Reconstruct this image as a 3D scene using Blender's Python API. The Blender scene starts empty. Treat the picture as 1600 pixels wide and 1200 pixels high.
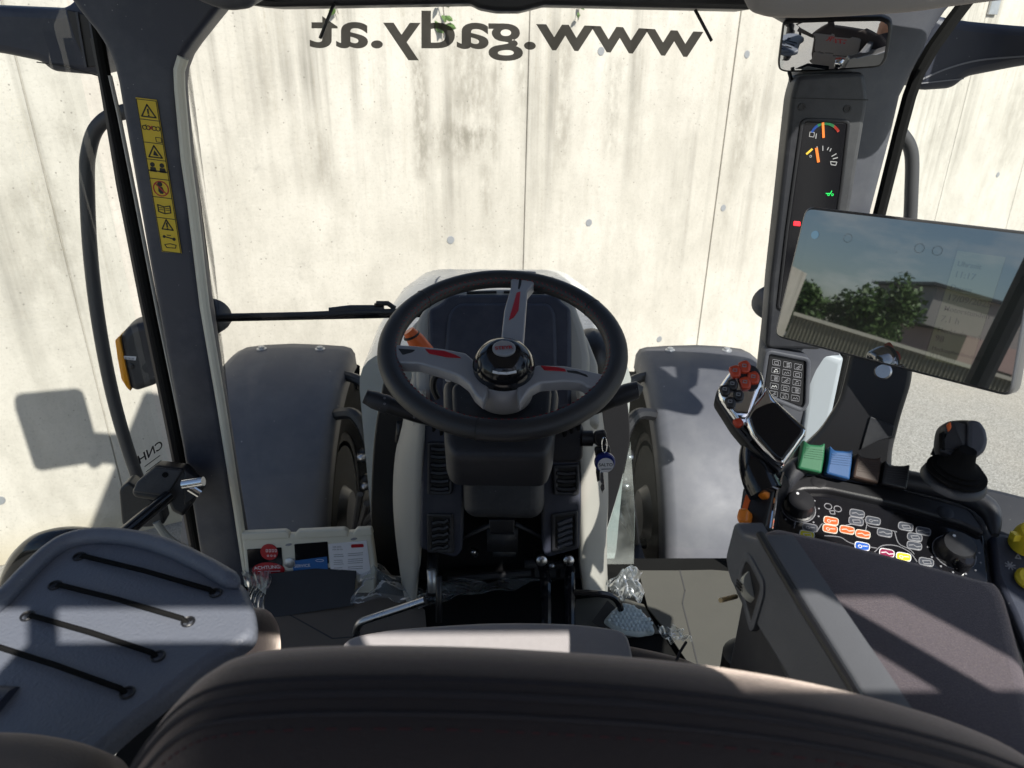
import bpy, bmesh, math, random
from mathutils import Vector, Matrix
random.seed(7)
R = math.radians
sc = bpy.context.scene
C = sc.collection
V = Vector

# ------------------------------------------------------------------ camera
F_PX = 1109.0
CAM = V((0, 0, 2.5))
_Y = V((-24, 523, -1109)).normalized()          # world forward in camera axes (right, up, back)
_Z = -V((-30, -2350, -1109)).normalized()       # world up in camera axes
_Z = (_Z - _Y * _Z.dot(_Y)).normalized()
_X = _Y.cross(_Z)
RM = Matrix((_X, _Y, _Z))                       # camera -> world
cam_d = bpy.data.cameras.new('camera')
cam_d.sensor_width = 36; cam_d.lens = F_PX / 1600 * 36
cam_d.clip_start = 0.02; cam_d.clip_end = 600
cam = bpy.data.objects.new('camera', cam_d); C.objects.link(cam)
cam.matrix_world = Matrix.Translation(CAM) @ RM.to_4x4()
cam_d.dof.use_dof = True; cam_d.dof.focus_distance = 1.25; cam_d.dof.aperture_fstop = 9
sc.camera = cam

def ray(px, py): return RM @ V(((px - 800) / F_PX, -(py - 600) / F_PX, -1))
def Pd(px, py, d): return CAM + ray(px, py) * d
def Py(px, py, y): d = ray(px, py); return CAM + d * (y / d.y)
def Pz(px, py, z): d = ray(px, py); return CAM + d * ((z - CAM.z) / d.z)
def Px(px, py, x): d = ray(px, py); return CAM + d * (x / d.x)

class Pl:
    """a plane in the world: origin o, normal n (towards the viewer), u to the right, v up"""
    def __init__(s, o, n, up=(0, 0, 1)):
        s.o = V(o); s.n = V(n).normalized(); up = V(up)
        s.u = up.cross(s.n).normalized(); s.v = s.n.cross(s.u)
    def uv(s, px, py):
        d = ray(px, py); t = (s.o - CAM).dot(s.n) / d.dot(s.n); q = CAM + d * t - s.o
        return (q.dot(s.u), q.dot(s.v))
    def tr(s, pts): return [s.uv(*p) for p in pts]
    def pt(s, a, b, h=0): return s.o + s.u * a + s.v * b + s.n * h
    def off(s, h): q = Pl(s.o + s.n * h, s.n); q.u = s.u.copy(); q.v = s.v.copy(); return q

def spl(pts, n=6, closed=False):
    P = [V(p) for p in pts]; out = []; m = len(P)
    rng = range(m if closed else m - 1)
    for i in rng:
        a, b, c, d = (P[(i - 1) % m], P[i], P[(i + 1) % m], P[(i + 2) % m]) if closed else (P[max(i - 1, 0)], P[i], P[i + 1], P[min(i + 2, m - 1)])
        for k in range(n):
            t = k / n
            out.append(0.5 * ((2 * b) + (c - a) * t + (2 * a - 5 * b + 4 * c - d) * t * t + (3 * b - a - 3 * c + d) * t ** 3))
    if not closed: out.append(P[-1])
    return out

def fil(poly, r, n=5):
    """round the corners of a 2-D polygon"""
    P = [V((p[0], p[1])) for p in poly]; out = []; m = len(P)
    for i in range(m):
        a, b, c = P[i - 1], P[i], P[(i + 1) % m]
        la, lc = (a - b).length, (c - b).length
        if la < 1e-7 or lc < 1e-7: continue
        ra = min(r, la * .48, lc * .48)
        p, q = b + (a - b) / la * ra, b + (c - b) / lc * ra
        for k in range(n + 1):
            t = k / n; out.append((1 - t) ** 2 * p + 2 * t * (1 - t) * b + t * t * q)
    return [(p.x, p.y) for p in out]

def rect(a0, b0, a1, b1): return [(a0, b0), (a1, b0), (a1, b1), (a0, b1)]
def circ(a, b, r, n=24, ry=None, rot=0):
    ry = r if ry is None else ry; c, s = math.cos(rot), math.sin(rot)
    return [(a + r * math.cos(t) * c - ry * math.sin(t) * s, b + r * math.cos(t) * s + ry * math.sin(t) * c) for t in [2 * math.pi * k / n for k in range(n)]]

def area(poly): return sum(poly[i - 1][0] * poly[i][1] - poly[i][0] * poly[i - 1][1] for i in range(len(poly))) / 2
def _offs(P, d):
    m = len(P); out = []
    for i in range(m):
        e1 = P[i] - P[i - 1]; e2 = P[(i + 1) % m] - P[i]
        if e1.length < 1e-9: e1 = e2.copy()
        if e2.length < 1e-9: e2 = e1.copy()
        e1.normalize(); e2.normalize()
        n1 = V((-e1.y, e1.x)); n2 = V((-e2.y, e2.x)); b = n1 + n2
        if b.length < 1e-6: b = n1
        b.normalize(); out.append(P[i] + b * d / max(.5, b.dot(n1)))
    return out
def inset(poly, d):
    """offset inwards; points whose edge would turn over are dropped and take the place of a kept neighbour"""
    P = [V((p[0], p[1])) for p in poly]; idx = list(range(len(P)))
    for _ in range(60):
        Q = [P[i] for i in idx]; out = _offs(Q, d); m = len(Q); drop = set(); last = -2
        for i in range(m):
            j = (i + 1) % m
            if (out[j] - out[i]).dot(Q[j] - Q[i]) < 0 and i - 1 != last and len(idx) - len(drop) > 4: drop.add(j if j else i); last = i
        if not drop: break
        idx = [k for n, k in enumerate(idx) if n not in drop]
    pos = dict(zip(idx, out)); res = []; cur = pos[idx[-1]]
    for i in range(len(P)):
        if i in pos: cur = pos[i]
        res.append((cur.x, cur.y))
    return res

class MB:
    def __init__(s): s.v = []; s.f = []
    def add(s, vs, fs):
        n = len(s.v); s.v += [V(p) for p in vs]; s.f += [tuple(i + n for i in f) for f in fs]; return s
    def loft(s, rings, closed=True, caps=True):
        m = len(rings[0]); vs = [p for r in rings for p in r]; fs = []
        for i in range(len(rings) - 1):
            for j in range(m if closed else m - 1):
                k = (j + 1) % m; fs.append((i * m + j, i * m + k, (i + 1) * m + k, (i + 1) * m + j))
        if caps and closed:
            for base, rv in ((0, True), ((len(rings) - 1) * m, False)):
                k = []
                for j in range(m):
                    if not k or (V(vs[base + j]) - V(vs[k[-1]])).length > 3e-4: k.append(base + j)
                while len(k) > 3 and (V(vs[k[0]]) - V(vs[k[-1]])).length <= 3e-4: k.pop()
                if len(k) > 2: fs.append(tuple(k[::-1] if rv else k))
        return s.add(vs, fs)
    def prism(s, pl, poly, h0, h1):
        if area(poly) < 0: poly = poly[::-1]
        return s.loft([[pl.pt(a, b, h0) for a, b in poly], [pl.pt(a, b, h1) for a, b in poly]])
    def pad(s, pl, poly, h0, h1, r=.004, seg=3, back=False):
        """slab with a rounded front edge (and back edge)"""
        if area(poly) < 0: poly = poly[::-1]
        prof = []
        if back:
            for k in range(seg, 0, -1):
                t = math.pi / 2 * k / seg; prof.append((r * (1 - math.cos(t)), h0 + r * (1 - math.sin(t))))
            prof.append((0, h0 + r))
        else: prof.append((0, h0))
        for k in range(seg + 1):
            t = math.pi / 2 * k / seg; prof.append((r * (1 - math.cos(t)), h1 - r * (1 - math.sin(t))))
        rings = [[pl.pt(a, b, h) for a, b in (inset(poly, d) if d > 1e-9 else poly)] for d, h in prof]
        return s.loft(rings)
    def frame(s, pl, outer, inner, h0, h1):
        """flat frame between two outlines with the same number of points"""
        if area(outer) < 0: outer = outer[::-1]; inner = inner[::-1]
        o0 = [pl.pt(a, b, h0) for a, b in outer]; o1 = [pl.pt(a, b, h1) for a, b in outer]
        i0 = [pl.pt(a, b, h0) for a, b in inner]; i1 = [pl.pt(a, b, h1) for a, b in inner]
        return s.loft([o0, o1, i1, i0, o0], caps=False)
    def rimframe(s, pl, outer, w, h0, h1, r=.003):
        if area(outer) < 0: outer = outer[::-1]
        pr = [(0, h0), (0, h1 - r), (r * .3, h1 - r * .3), (r, h1), (w - r, h1), (w - r * .3, h1 - r * .3), (w, h1 - r), (w, h0)]
        return s.loft([[pl.pt(a, b, h) for a, b in (inset(outer, d) if d else outer)] for d, h in pr], caps=False)
    def tube(s, pts, r, n=10, closed=False, flat=1.0, up=(0, 0, 1)):
        P = [V(p) for p in pts]; m = len(P); rr = r if isinstance(r, (list, tuple)) else [r] * m
        rings = []; prev = None
        for i in range(m):
            t = (P[(i + 1) % m] - P[i - 1]) if closed else (P[min(i + 1, m - 1)] - P[max(i - 1, 0)])
            t.normalize()
            if prev is None:
                a = V(up) if abs(t.dot(V(up))) < .95 else V((1, 0, 0))
                x = a.cross(t).normalized()
            else: x = (prev - t * prev.dot(t)).normalized()
            prev = x; y = t.cross(x)
            rings.append([P[i] + (x * math.cos(q) + y * math.sin(q) * flat) * rr[i] for q in [2 * math.pi * k / n for k in range(n)]])
        if closed: rings.append(rings[0]); return s.loft(rings, caps=False)
        return s.loft(rings)
    def strip(s, pl, pts, w, h=.0006, h0=0, closed=False):
        """flat raised line on a plane"""
        P = [V((p[0], p[1])) for p in pts]
        if closed: P = P + [P[0]]
        for a, b in zip(P[:-1], P[1:]):
            d = b - a
            if d.length < 1e-9: continue
            d.normalize(); n = V((-d.y, d.x)) * w / 2; e = d * w * .3
            q = [a - e - n, b + e - n, b + e + n, a - e + n]
            s.prism(pl, [(p.x, p.y) for p in q], h0, h)
        return s
    def box(s, c, size, ax=None):
        c = V(c); ax = ax or (V((1, 0, 0)), V((0, 1, 0)), V((0, 0, 1))); h = [V(a) * d / 2 for a, d in zip(ax, size)]
        vs = [c + h[0] * i + h[1] * j + h[2] * k for i in (-1, 1) for j in (-1, 1) for k in (-1, 1)]
        return s.add(vs, [(0, 1, 3, 2), (4, 6, 7, 5), (0, 4, 5, 1), (2, 3, 7, 6), (0, 2, 6, 4), (1, 5, 7, 3)])
    def rev(s, prof, o, ax, n=28, ref=(0, 0, 1)):
        """profile (radius, height) turned about the axis"""
        o = V(o); ax = V(ax).normalized(); r0 = V(ref) if abs(ax.dot(V(ref))) < .9 else V((1, 0, 0))
        x = r0.cross(ax).normalized(); y = ax.cross(x)
        rings = [[o + ax * h + (x * math.cos(q) + y * math.sin(q)) * max(r, 1e-5) for q in [2 * math.pi * k / n for k in range(n)]] for r, h in prof]
        return s.loft(rings)
    def ball(s, c, rx, ry=None, rz=None, ax=None, nu=16, nv=10):
        ry = ry or rx; rz = rz or rx; c = V(c); ax = ax or (V((1, 0, 0)), V((0, 1, 0)), V((0, 0, 1)))
        rings = []
        for j in range(nv + 1):
            t = math.pi * (j / nv) - math.pi / 2; cr = max(math.cos(t), 1e-4)
            rings.append([c + ax[0] * rx * cr * math.cos(q) + ax[1] * ry * cr * math.sin(q) + ax[2] * rz * math.sin(t) for q in [2 * math.pi * k / nu for k in range(nu)]])
        return s.loft(rings)
    def grid(s, fn, nu, nv):
        vs = [fn(i / nu, j / nv) for i in range(nu + 1) for j in range(nv + 1)]
        fs = [(i * (nv + 1) + j, (i + 1) * (nv + 1) + j, (i + 1) * (nv + 1) + j + 1, i * (nv + 1) + j + 1) for i in range(nu) for j in range(nv)]
        return s.add(vs, fs)

ORG = {}
def org(o): return ORG.get(o.name, V((0, 0, 0)))
def obj(name, mb, mat, parent=None, smooth=35, bevel=0, solid=0, local=False, recalc=True, sub=0, loc=None):
    me = bpy.data.meshes.new(name)
    L = V((0, 0, 0)) if local else (org(parent) if parent is not None else (V(loc) if loc is not None else V((0, 0, 0))))
    me.from_pydata([tuple(p - L) for p in mb.v], [], mb.f)
    bm = bmesh.new(); bm.from_mesh(me)
    bmesh.ops.remove_doubles(bm, verts=bm.verts, dist=2e-6)
    if recalc: bmesh.ops.recalc_face_normals(bm, faces=bm.faces)
    bm.to_mesh(me); bm.free()
    if smooth:
        me.polygons.foreach_set('use_smooth', [True] * len(me.polygons)); me.set_sharp_from_angle(angle=R(smooth))
        for p_ in me.polygons:
            if len(p_.vertices) > 4: p_.use_smooth = False
    me.materials.append(mat)
    o = bpy.data.objects.new(name, me); C.objects.link(o)
    if parent is not None: o.parent = parent; ORG[o.name] = org(parent)
    else: o.location = L; ORG[o.name] = L
    if bevel:
        b = o.modifiers.new('bevel', 'BEVEL'); b.width = bevel; b.segments = 2; b.limit_method = 'ANGLE'; b.angle_limit = R(40)
    if solid:
        m = o.modifiers.new('solid', 'SOLIDIFY'); m.thickness = solid; m.offset = 0
    if sub:
        m = o.modifiers.new('sub', 'SUBSURF'); m.levels = sub; m.render_levels = sub
    return o
def tag(o, label=None, cat=None, group=None, kind=None):
    for k, v in (('label', label), ('category', cat), ('group', group), ('kind', kind)):
        if v: o[k] = v
    return o
def thing(name, loc, label, cat, group=None, rotz=0):
    o = bpy.data.objects.new(name, None); C.objects.link(o); o.location = V(loc); o.rotation_euler = (0, 0, rotz)
    o.empty_display_size = .1; ORG[o.name] = V(loc)
    return tag(o, label, cat, group)

def text_mesh(body, size=1.0, bold=0.0, align='CENTER', ext=0.0):
    cu = bpy.data.curves.new('text', 'FONT'); cu.body = body; cu.size = size; cu.align_x = align; cu.offset = bold; cu.extrude = ext; cu.resolution_u = 6
    o = bpy.data.objects.new('text', cu); C.objects.link(o)
    dg = bpy.context.evaluated_depsgraph_get(); me = bpy.data.meshes.new_from_object(o.evaluated_get(dg))
    vs = [v.co.copy() for v in me.vertices]; fs = [tuple(p.vertices) for p in me.polygons]
    bpy.data.objects.remove(o); bpy.data.curves.remove(cu); bpy.data.meshes.remove(me)
    return vs, fs
def text_on(mb, body, pl, a, b, size, h=.0006, rot=0, bold=0.0, align='CENTER', mirror=False):
    vs, fs = text_mesh(body, size, bold * size, align); c, s = math.cos(rot), math.sin(rot)
    mb.add([pl.pt(a + (-p.x if mirror else p.x) * c - p.y * s, b + (-p.x if mirror else p.x) * s + p.y * c, h) for p in vs], fs)
    return mb

# ------------------------------------------------------------------ materials
M = {}
def mat(name, col, rough=.5, metal=0, bump=0, bscale=200, var=0, vscale=8, spec=None, coat=0, emis=0, sheen=0, detail=3):
    m = bpy.data.materials.new(name); m.use_nodes = True; nt = m.node_tree; p = nt.nodes['Principled BSDF']
    p.inputs['Base Color'].default_value = (*col, 1); p.inputs['Roughness'].default_value = rough; p.inputs['Metallic'].default_value = metal
    if spec is not None: p.inputs['Specular IOR Level'].default_value = spec
    if coat: p.inputs['Coat Weight'].default_value = coat; p.inputs['Coat Roughness'].default_value = .08
    if sheen: p.inputs['Sheen Weight'].default_value = sheen; p.inputs['Sheen Tint'].default_value = (1, .84, .74, 1); p.inputs['Sheen Roughness'].default_value = .4
    if emis: p.inputs['Emission Color'].default_value = (*col, 1); p.inputs['Emission Strength'].default_value = emis
    tc = nt.nodes.new('ShaderNodeTexCoord')
    if bump:
        n = nt.nodes.new('ShaderNodeTexNoise'); n.inputs['Scale'].default_value = bscale; n.inputs['Detail'].default_value = detail
        b = nt.nodes.new('ShaderNodeBump'); b.inputs['Strength'].default_value = bump; b.inputs['Distance'].default_value = .001
        nt.links.new(tc.outputs['Object'], n.inputs['Vector']); nt.links.new(n.outputs['Fac'], b.inputs['Height']); nt.links.new(b.outputs['Normal'], p.inputs['Normal'])
    if var:
        n = nt.nodes.new('ShaderNodeTexNoise'); n.inputs['Scale'].default_value = vscale; n.inputs['Detail'].default_value = 6; n.inputs['Roughness'].default_value = .65
        mx = nt.nodes.new('ShaderNodeMix'); mx.data_type = 'RGBA'
        mx.inputs['A'].default_value = (*[c * (1 - var) for c in col], 1); mx.inputs['B'].default_value = (*[min(1, c * (1 + var)) for c in col], 1)
        nt.links.new(tc.outputs['Object'], n.inputs['Vector']); nt.links.new(n.outputs['Fac'], mx.inputs['Factor']); nt.links.new(mx.outputs['Result'], p.inputs['Base Color'])
        rr = nt.nodes.new('ShaderNodeMapRange'); rr.inputs['From Min'].default_value = .3; rr.inputs['From Max'].default_value = .7
        rr.inputs['To Min'].default_value = max(0, rough - .08); rr.inputs['To Max'].default_value = min(1, rough + .08)
        nt.links.new(n.outputs['Fac'], rr.inputs['Value']); nt.links.new(rr.outputs['Result'], p.inputs['Roughness'])
    M[name] = m; return m

def glass(name, tint=(.97, .985, .98), refl=.9, dirt=0):
    m = bpy.data.materials.new(name); m.use_nodes = True; nt = m.node_tree; nt.nodes.clear()
    out = nt.nodes.new('ShaderNodeOutputMaterial'); tr = nt.nodes.new('ShaderNodeBsdfTransparent'); gl = nt.nodes.new('ShaderNodeBsdfGlossy')
    fr = nt.nodes.new('ShaderNodeFresnel'); mx = nt.nodes.new('ShaderNodeMixShader'); mu = nt.nodes.new('ShaderNodeMath'); mu.operation = 'MULTIPLY'
    tr.inputs['Color'].default_value = (*tint, 1); gl.inputs['Roughness'].default_value = .02; fr.inputs['IOR'].default_value = 1.45; mu.inputs[1].default_value = refl
    nt.links.new(fr.outputs['Fac'], mu.inputs[0]); nt.links.new(mu.outputs[0], mx.inputs['Fac']); nt.links.new(tr.outputs[0], mx.inputs[1]); nt.links.new(gl.outputs[0], mx.inputs[2])
    last = mx
    if dirt:
        df = nt.nodes.new('ShaderNodeBsdfDiffuse'); df.inputs['Color'].default_value = (.5, .52, .5, 1); m2 = nt.nodes.new('ShaderNodeMixShader')
        tc = nt.nodes.new('ShaderNodeTexCoord'); n = nt.nodes.new('ShaderNodeTexNoise'); n.inputs['Scale'].default_value = 6; n.inputs['Detail'].default_value = 8
        mr = nt.nodes.new('ShaderNodeMapRange'); mr.inputs['From Min'].default_value = .35; mr.inputs['From Max'].default_value = .75; mr.inputs['To Max'].default_value = dirt
        nt.links.new(tc.outputs['Object'], n.inputs['Vector']); nt.links.new(n.outputs['Fac'], mr.inputs['Value']); nt.links.new(mr.outputs['Result'], m2.inputs['Fac'])
        nt.links.new(mx.outputs[0], m2.inputs[1]); nt.links.new(df.outputs[0], m2.inputs[2]); last = m2
    nt.links.new(last.outputs[0], out.inputs['Surface']); M[name] = m; return m

mat('plastic_dark', (.020, .021, .026), .5, bump=.25, bscale=900, var=.12)
mat('plastic_black', (.012, .012, .014), .42, bump=.15, bscale=900)
mat('plastic_gloss', (.008, .008, .01), .12)
mat('plastic_blue', (.028, .032, .050), .5, bump=.3, bscale=800, var=.1)
mat('plastic_grey', (.050, .053, .066), .5, bump=.3, bscale=800, var=.08)
mat('plastic_light', (.34, .33, .30), .55, bump=.25, bscale=700, var=.06)
mat('rubber', (.012, .012, .012), .85, spec=.03, bump=.3, bscale=300, var=.3)
mat('desk', (.135, .148, .18), .46, bump=.9, bscale=330, var=.06)
mat('leather', (.02, .02, .022), .5, bump=.5, bscale=520, var=.15)
mat('spoke', (.31, .31, .325), .4, metal=.25, var=.05)
mat('chrome', (.75, .75, .76), .06, metal=1)
mat('steel', (.45, .45, .46), .3, metal=1, var=.15, vscale=30)
mat('zinc', (.5, .51, .52), .45, metal=.8, var=.2, vscale=20)
mat('fender', (.088, .092, .108), .6, metal=.3, bump=.3, bscale=600, var=.12, vscale=5)
mat('hood_white', (.72, .74, .73), .3, var=.05, vscale=4, coat=.5)
mat('red', (.38, .012, .02), .3)
mat('orange', (.75, .13, .015), .4); mat('lever_orange', (.85, .24, .02), .4); mat('console_grey', (.115, .12, .132), .5, bump=.3, bscale=800, var=.1)
mat('orange_lens', (.85, .33, .01), .25, coat=.4)
mat('yellow', (.72, .55, .03), .5)
mat('sticker_yellow', (.62, .44, .025), .5, var=.05)
mat('ink', (.01, .01, .01), .6)
mat('cream', (.62, .60, .51), .55, var=.06)
mat('paper', (.72, .72, .76), .7)
mat('blue', (.02, .12, .36), .5)
mat('green', (.008, .10, .04), .6)
mat('brown', (.04, .022, .015), .6)
mat('navy', (.01, .02, .16), .3)
mat('white', (.75, .75, .76), .5)
mat('grey_mark', (.24, .24, .26), .6)
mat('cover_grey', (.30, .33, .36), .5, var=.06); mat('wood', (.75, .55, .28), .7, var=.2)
mat('cardboard', (.13, .108, .09), .9, bump=.3, bscale=60, var=.18, vscale=12)
mat('cardboard_dark', (.045, .044, .045), .85, bump=.2, bscale=80, var=.2)
mat('mirror', (.86, .87, .87), .01, metal=1)
mat('led_red', (1, .02, .03), .4, emis=1.4)
mat('led_green', (.02, .7, .12), .4, emis=.35)
mat('gauge_green', (.03, .22, .08), .5, emis=.08)
mat('gauge_blue', (.03, .10, .4), .5, emis=.08)
mat('gauge_red', (.5, .05, .03), .5, emis=.08)
mat('gauge_orange', (.85, .2, .03), .5, emis=.12)
mat('gauge_yellow', (.75, .5, .05), .5, emis=.08)
mat('gauge_white', (.35, .35, .35), .5, emis=.08)
mat('leaf', (.07, .13, .03), .55, var=.4, vscale=5)
mat('rail', (.05, .05, .053), .5, var=.1); mat('rim_dark', (.03, .03, .03), .7, var=.5, vscale=12, spec=.05); mat('paddle_blue', (.009, .06, .18), .6)
mat('bark', (.09, .065, .045), .9, bump=.8, bscale=30, var=.3)
glass('glass', refl=.4, dirt=.025); glass('glass_dirty', (.8, .86, .86), .9, dirt=.5); glass('side_glass', (.95, .98, .975), .06)

def specks(name, scale=55, col=(.5, .5, .48), k=.5):
    """dust specks and fine scratches that lie on a surface"""
    m = M[name]; nt = m.node_tree; p = nt.nodes['Principled BSDF']; tc = nt.nodes.new('ShaderNodeTexCoord')
    v = nt.nodes.new('ShaderNodeTexVoronoi'); v.inputs['Scale'].default_value = scale; nt.links.new(tc.outputs['Object'], v.inputs['Vector'])
    sc_ = nt.nodes.new('ShaderNodeSeparateColor'); nt.links.new(v.outputs['Color'], sc_.inputs[0])
    r = nt.nodes.new('ShaderNodeMapRange'); r.inputs['From Min'].default_value = .75; r.inputs['From Max'].default_value = 1; r.inputs['To Min'].default_value = 0; r.inputs['To Max'].default_value = .11
    nt.links.new(sc_.outputs[0], r.inputs['Value']); l = nt.nodes.new('ShaderNodeMath'); l.operation = 'LESS_THAN'; nt.links.new(v.outputs['Distance'], l.inputs[0]); nt.links.new(r.outputs['Result'], l.inputs[1])
    n = nt.nodes.new('ShaderNodeTexNoise'); n.inputs['Scale'].default_value = 3.5; n.inputs['Detail'].default_value = 8; n.inputs['Roughness'].default_value = .7; nt.links.new(tc.outputs['Object'], n.inputs['Vector'])
    r2 = nt.nodes.new('ShaderNodeMapRange'); r2.inputs['From Min'].default_value = .48; r2.inputs['From Max'].default_value = .75; r2.inputs['To Max'].default_value = .10; nt.links.new(n.outputs['Fac'], r2.inputs['Value'])
    mu = nt.nodes.new('ShaderNodeMath'); mu.operation = 'MULTIPLY_ADD'; mu.inputs[1].default_value = k; nt.links.new(l.outputs[0], mu.inputs[0]); nt.links.new(r2.outputs['Result'], mu.inputs[2])
    mx = nt.nodes.new('ShaderNodeMix'); mx.data_type = 'RGBA'; src = p.inputs['Base Color'].links[0].from_socket
    nt.links.new(mu.outputs[0], mx.inputs['Factor']); nt.links.new(src, mx.inputs['A']); mx.inputs['B'].default_value = (*col, 1); nt.links.new(mx.outputs['Result'], p.inputs['Base Color'])
for n_, s_, k_ in (('fender', 40, .45), ('plastic_blue', 90, .25), ('plastic_grey', 90, .2), ('console_grey', 110, .2), ('desk', 90, .18), ('hood_white', 30, -.3), ('plastic_dark', 110, .25)): specks(n_, s_, k=k_)
# ------------------------------------------------------------------ light
SUN_H = V((-.5, .866, 0)).normalized(); SUN_EL = R(45)
sun_dir = SUN_H * math.cos(SUN_EL) - V((0, 0, math.sin(SUN_EL)))      # direction the light travels
w = bpy.data.worlds.new('World'); sc.world = w; w.use_nodes = True; nt = w.node_tree
sky = nt.nodes.new('ShaderNodeTexSky'); sky.sky_type = 'NISHITA'; sky.sun_disc = False
sky.sun_elevation = SUN_EL; sky.sun_rotation = math.atan2(-sun_dir.x, -sun_dir.y)
sky.air_density = 1.0; sky.dust_density = .7; sky.ozone_density = 2.0
tcw = nt.nodes.new('ShaderNodeTexCoord'); mpw = nt.nodes.new('ShaderNodeMapping'); mpw.inputs['Scale'].default_value = (1, 1, 3.2); nt.links.new(tcw.outputs['Generated'], mpw.inputs['Vector'])
cln = nt.nodes.new('ShaderNodeTexNoise'); cln.inputs['Scale'].default_value = 3.4; cln.inputs['Detail'].default_value = 9; cln.inputs['Roughness'].default_value = .62; nt.links.new(mpw.outputs[0], cln.inputs['Vector'])
clr = nt.nodes.new('ShaderNodeMapRange'); clr.inputs['From Min'].default_value = .48; clr.inputs['From Max'].default_value = .68; clr.inputs['To Max'].default_value = .7; nt.links.new(cln.outputs['Fac'], clr.inputs['Value'])
bw_ = nt.nodes.new('ShaderNodeRGBToBW'); nt.links.new(sky.outputs[0], bw_.inputs[0]); bm2 = nt.nodes.new('ShaderNodeMath'); bm2.operation = 'MULTIPLY'; bm2.inputs[1].default_value = 1.9; nt.links.new(bw_.outputs[0], bm2.inputs[0])
clm = nt.nodes.new('ShaderNodeMix'); clm.data_type = 'RGBA'; nt.links.new(clr.outputs['Result'], clm.inputs['Factor']); nt.links.new(sky.outputs[0], clm.inputs['A']); nt.links.new(bm2.outputs[0], clm.inputs['B'])
nt.links.new(clm.outputs['Result'], nt.nodes['Background'].inputs['Color']); nt.nodes['Background'].inputs['Strength'].default_value = .088
sd = bpy.data.lights.new('sun', 'SUN'); sd.energy = 5.0; sd.angle = R(.5); sd.color = (1, .955, .88)
so = bpy.data.objects.new('sun', sd); C.objects.link(so); so.rotation_euler = sun_dir.to_track_quat('-Z', 'Y').to_euler()
sc.view_settings.view_transform = 'Standard'; sc.view_settings.look = 'None'; sc.view_settings.exposure = 0.6; sc.view_settings.gamma = 1
sc.cycles.use_denoising = True; sc.cycles.max_bounces = 10; sc.cycles.transparent_max_bounces = 16; sc.cycles.sample_clamp_indirect = 6
sc.cycles.caustics_reflective = False; sc.cycles.caustics_refractive = False

# ------------------------------------------------------------------ node helpers for the ground and the wall
def N(nt, typ, **kw):
    n = nt.nodes.new(typ)
    for k, v in kw.items():
        if k in n.inputs: n.inputs[k].default_value = v
        else: setattr(n, k, v)
    return n
def mth(nt, op, a, b=None, c=None, clamp=False):
    n = nt.nodes.new('ShaderNodeMath'); n.operation = op; n.use_clamp = clamp
    for i, x in enumerate((a, b, c)):
        if x is None: continue
        if isinstance(x, (int, float)): n.inputs[i].default_value = x
        else: nt.links.new(x, n.inputs[i])
    return n.outputs[0]
def mrange(nt, x, a, b, c=0, d=1, smooth=False):
    n = nt.nodes.new('ShaderNodeMapRange'); n.inputs['From Min'].default_value = a; n.inputs['From Max'].default_value = b
    n.inputs['To Min'].default_value = c; n.inputs['To Max'].default_value = d
    if smooth: n.interpolation_type = 'SMOOTHSTEP'
    nt.links.new(x, n.inputs['Value']); return n.outputs['Result']
def mixc(nt, f, a, b):
    n = nt.nodes.new('ShaderNodeMix'); n.data_type = 'RGBA'
    for x, k in ((f, 'Factor'), (a, 'A'), (b, 'B')):
        if isinstance(x, (int, float)): n.inputs[k].default_value = x
        elif isinstance(x, tuple): n.inputs[k].default_value = (*x, 1)
        else: nt.links.new(x, n.inputs[k])
    return n.outputs['Result']
def noise(nt, vec, scale, detail=4, rough=.6, sx=(1, 1, 1)):
    mp = nt.nodes.new('ShaderNodeMapping'); mp.inputs['Scale'].default_value = sx; nt.links.new(vec, mp.inputs['Vector'])
    n = nt.nodes.new('ShaderNodeTexNoise'); n.inputs['Scale'].default_value = scale; n.inputs['Detail'].default_value = detail; n.inputs['Roughness'].default_value = rough
    nt.links.new(mp.outputs[0], n.inputs['Vector']); return n.outputs['Fac']

# ground: pale exposed-aggregate asphalt
m = bpy.data.materials.new('asphalt'); m.use_nodes = True; nt = m.node_tree; p = nt.nodes['Principled BSDF']; tc = nt.nodes.new('ShaderNodeTexCoord').outputs['Object']
vo = N(nt, 'ShaderNodeTexVoronoi', Scale=130.0); nt.links.new(tc, vo.inputs['Vector'])
sp = nt.nodes.new('ShaderNodeSeparateColor'); nt.links.new(vo.outputs['Color'], sp.inputs[0])
n1 = noise(nt, tc, .8, 6); n2 = noise(nt, tc, 30, 4)
c = mixc(nt, mrange(nt, sp.outputs[0], 0, 1), (.15, .145, .135), (.34, .335, .315))
c = mixc(nt, mrange(nt, n1, .35, .7, 0, .5), c, (.33, .30, .25)); c = mixc(nt, mrange(nt, n2, .45, .7, 0, .4), c, (.20, .19, .175))
nt.links.new(c, p.inputs['Base Color']); p.inputs['Roughness'].default_value = .9
b = N(nt, 'ShaderNodeBump', Strength=.6, Distance=.006); nt.links.new(vo.outputs['Distance'], b.inputs['Height']); nt.links.new(b.outputs[0], p.inputs['Normal'])
mb = MB().add([(-300, -300, 0), (300, -300, 0), (300, 300, 0), (-300, 300, 0)], [(0, 1, 2, 3)])
tag(obj('ground', mb, m, smooth=0), kind='structure')

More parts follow.
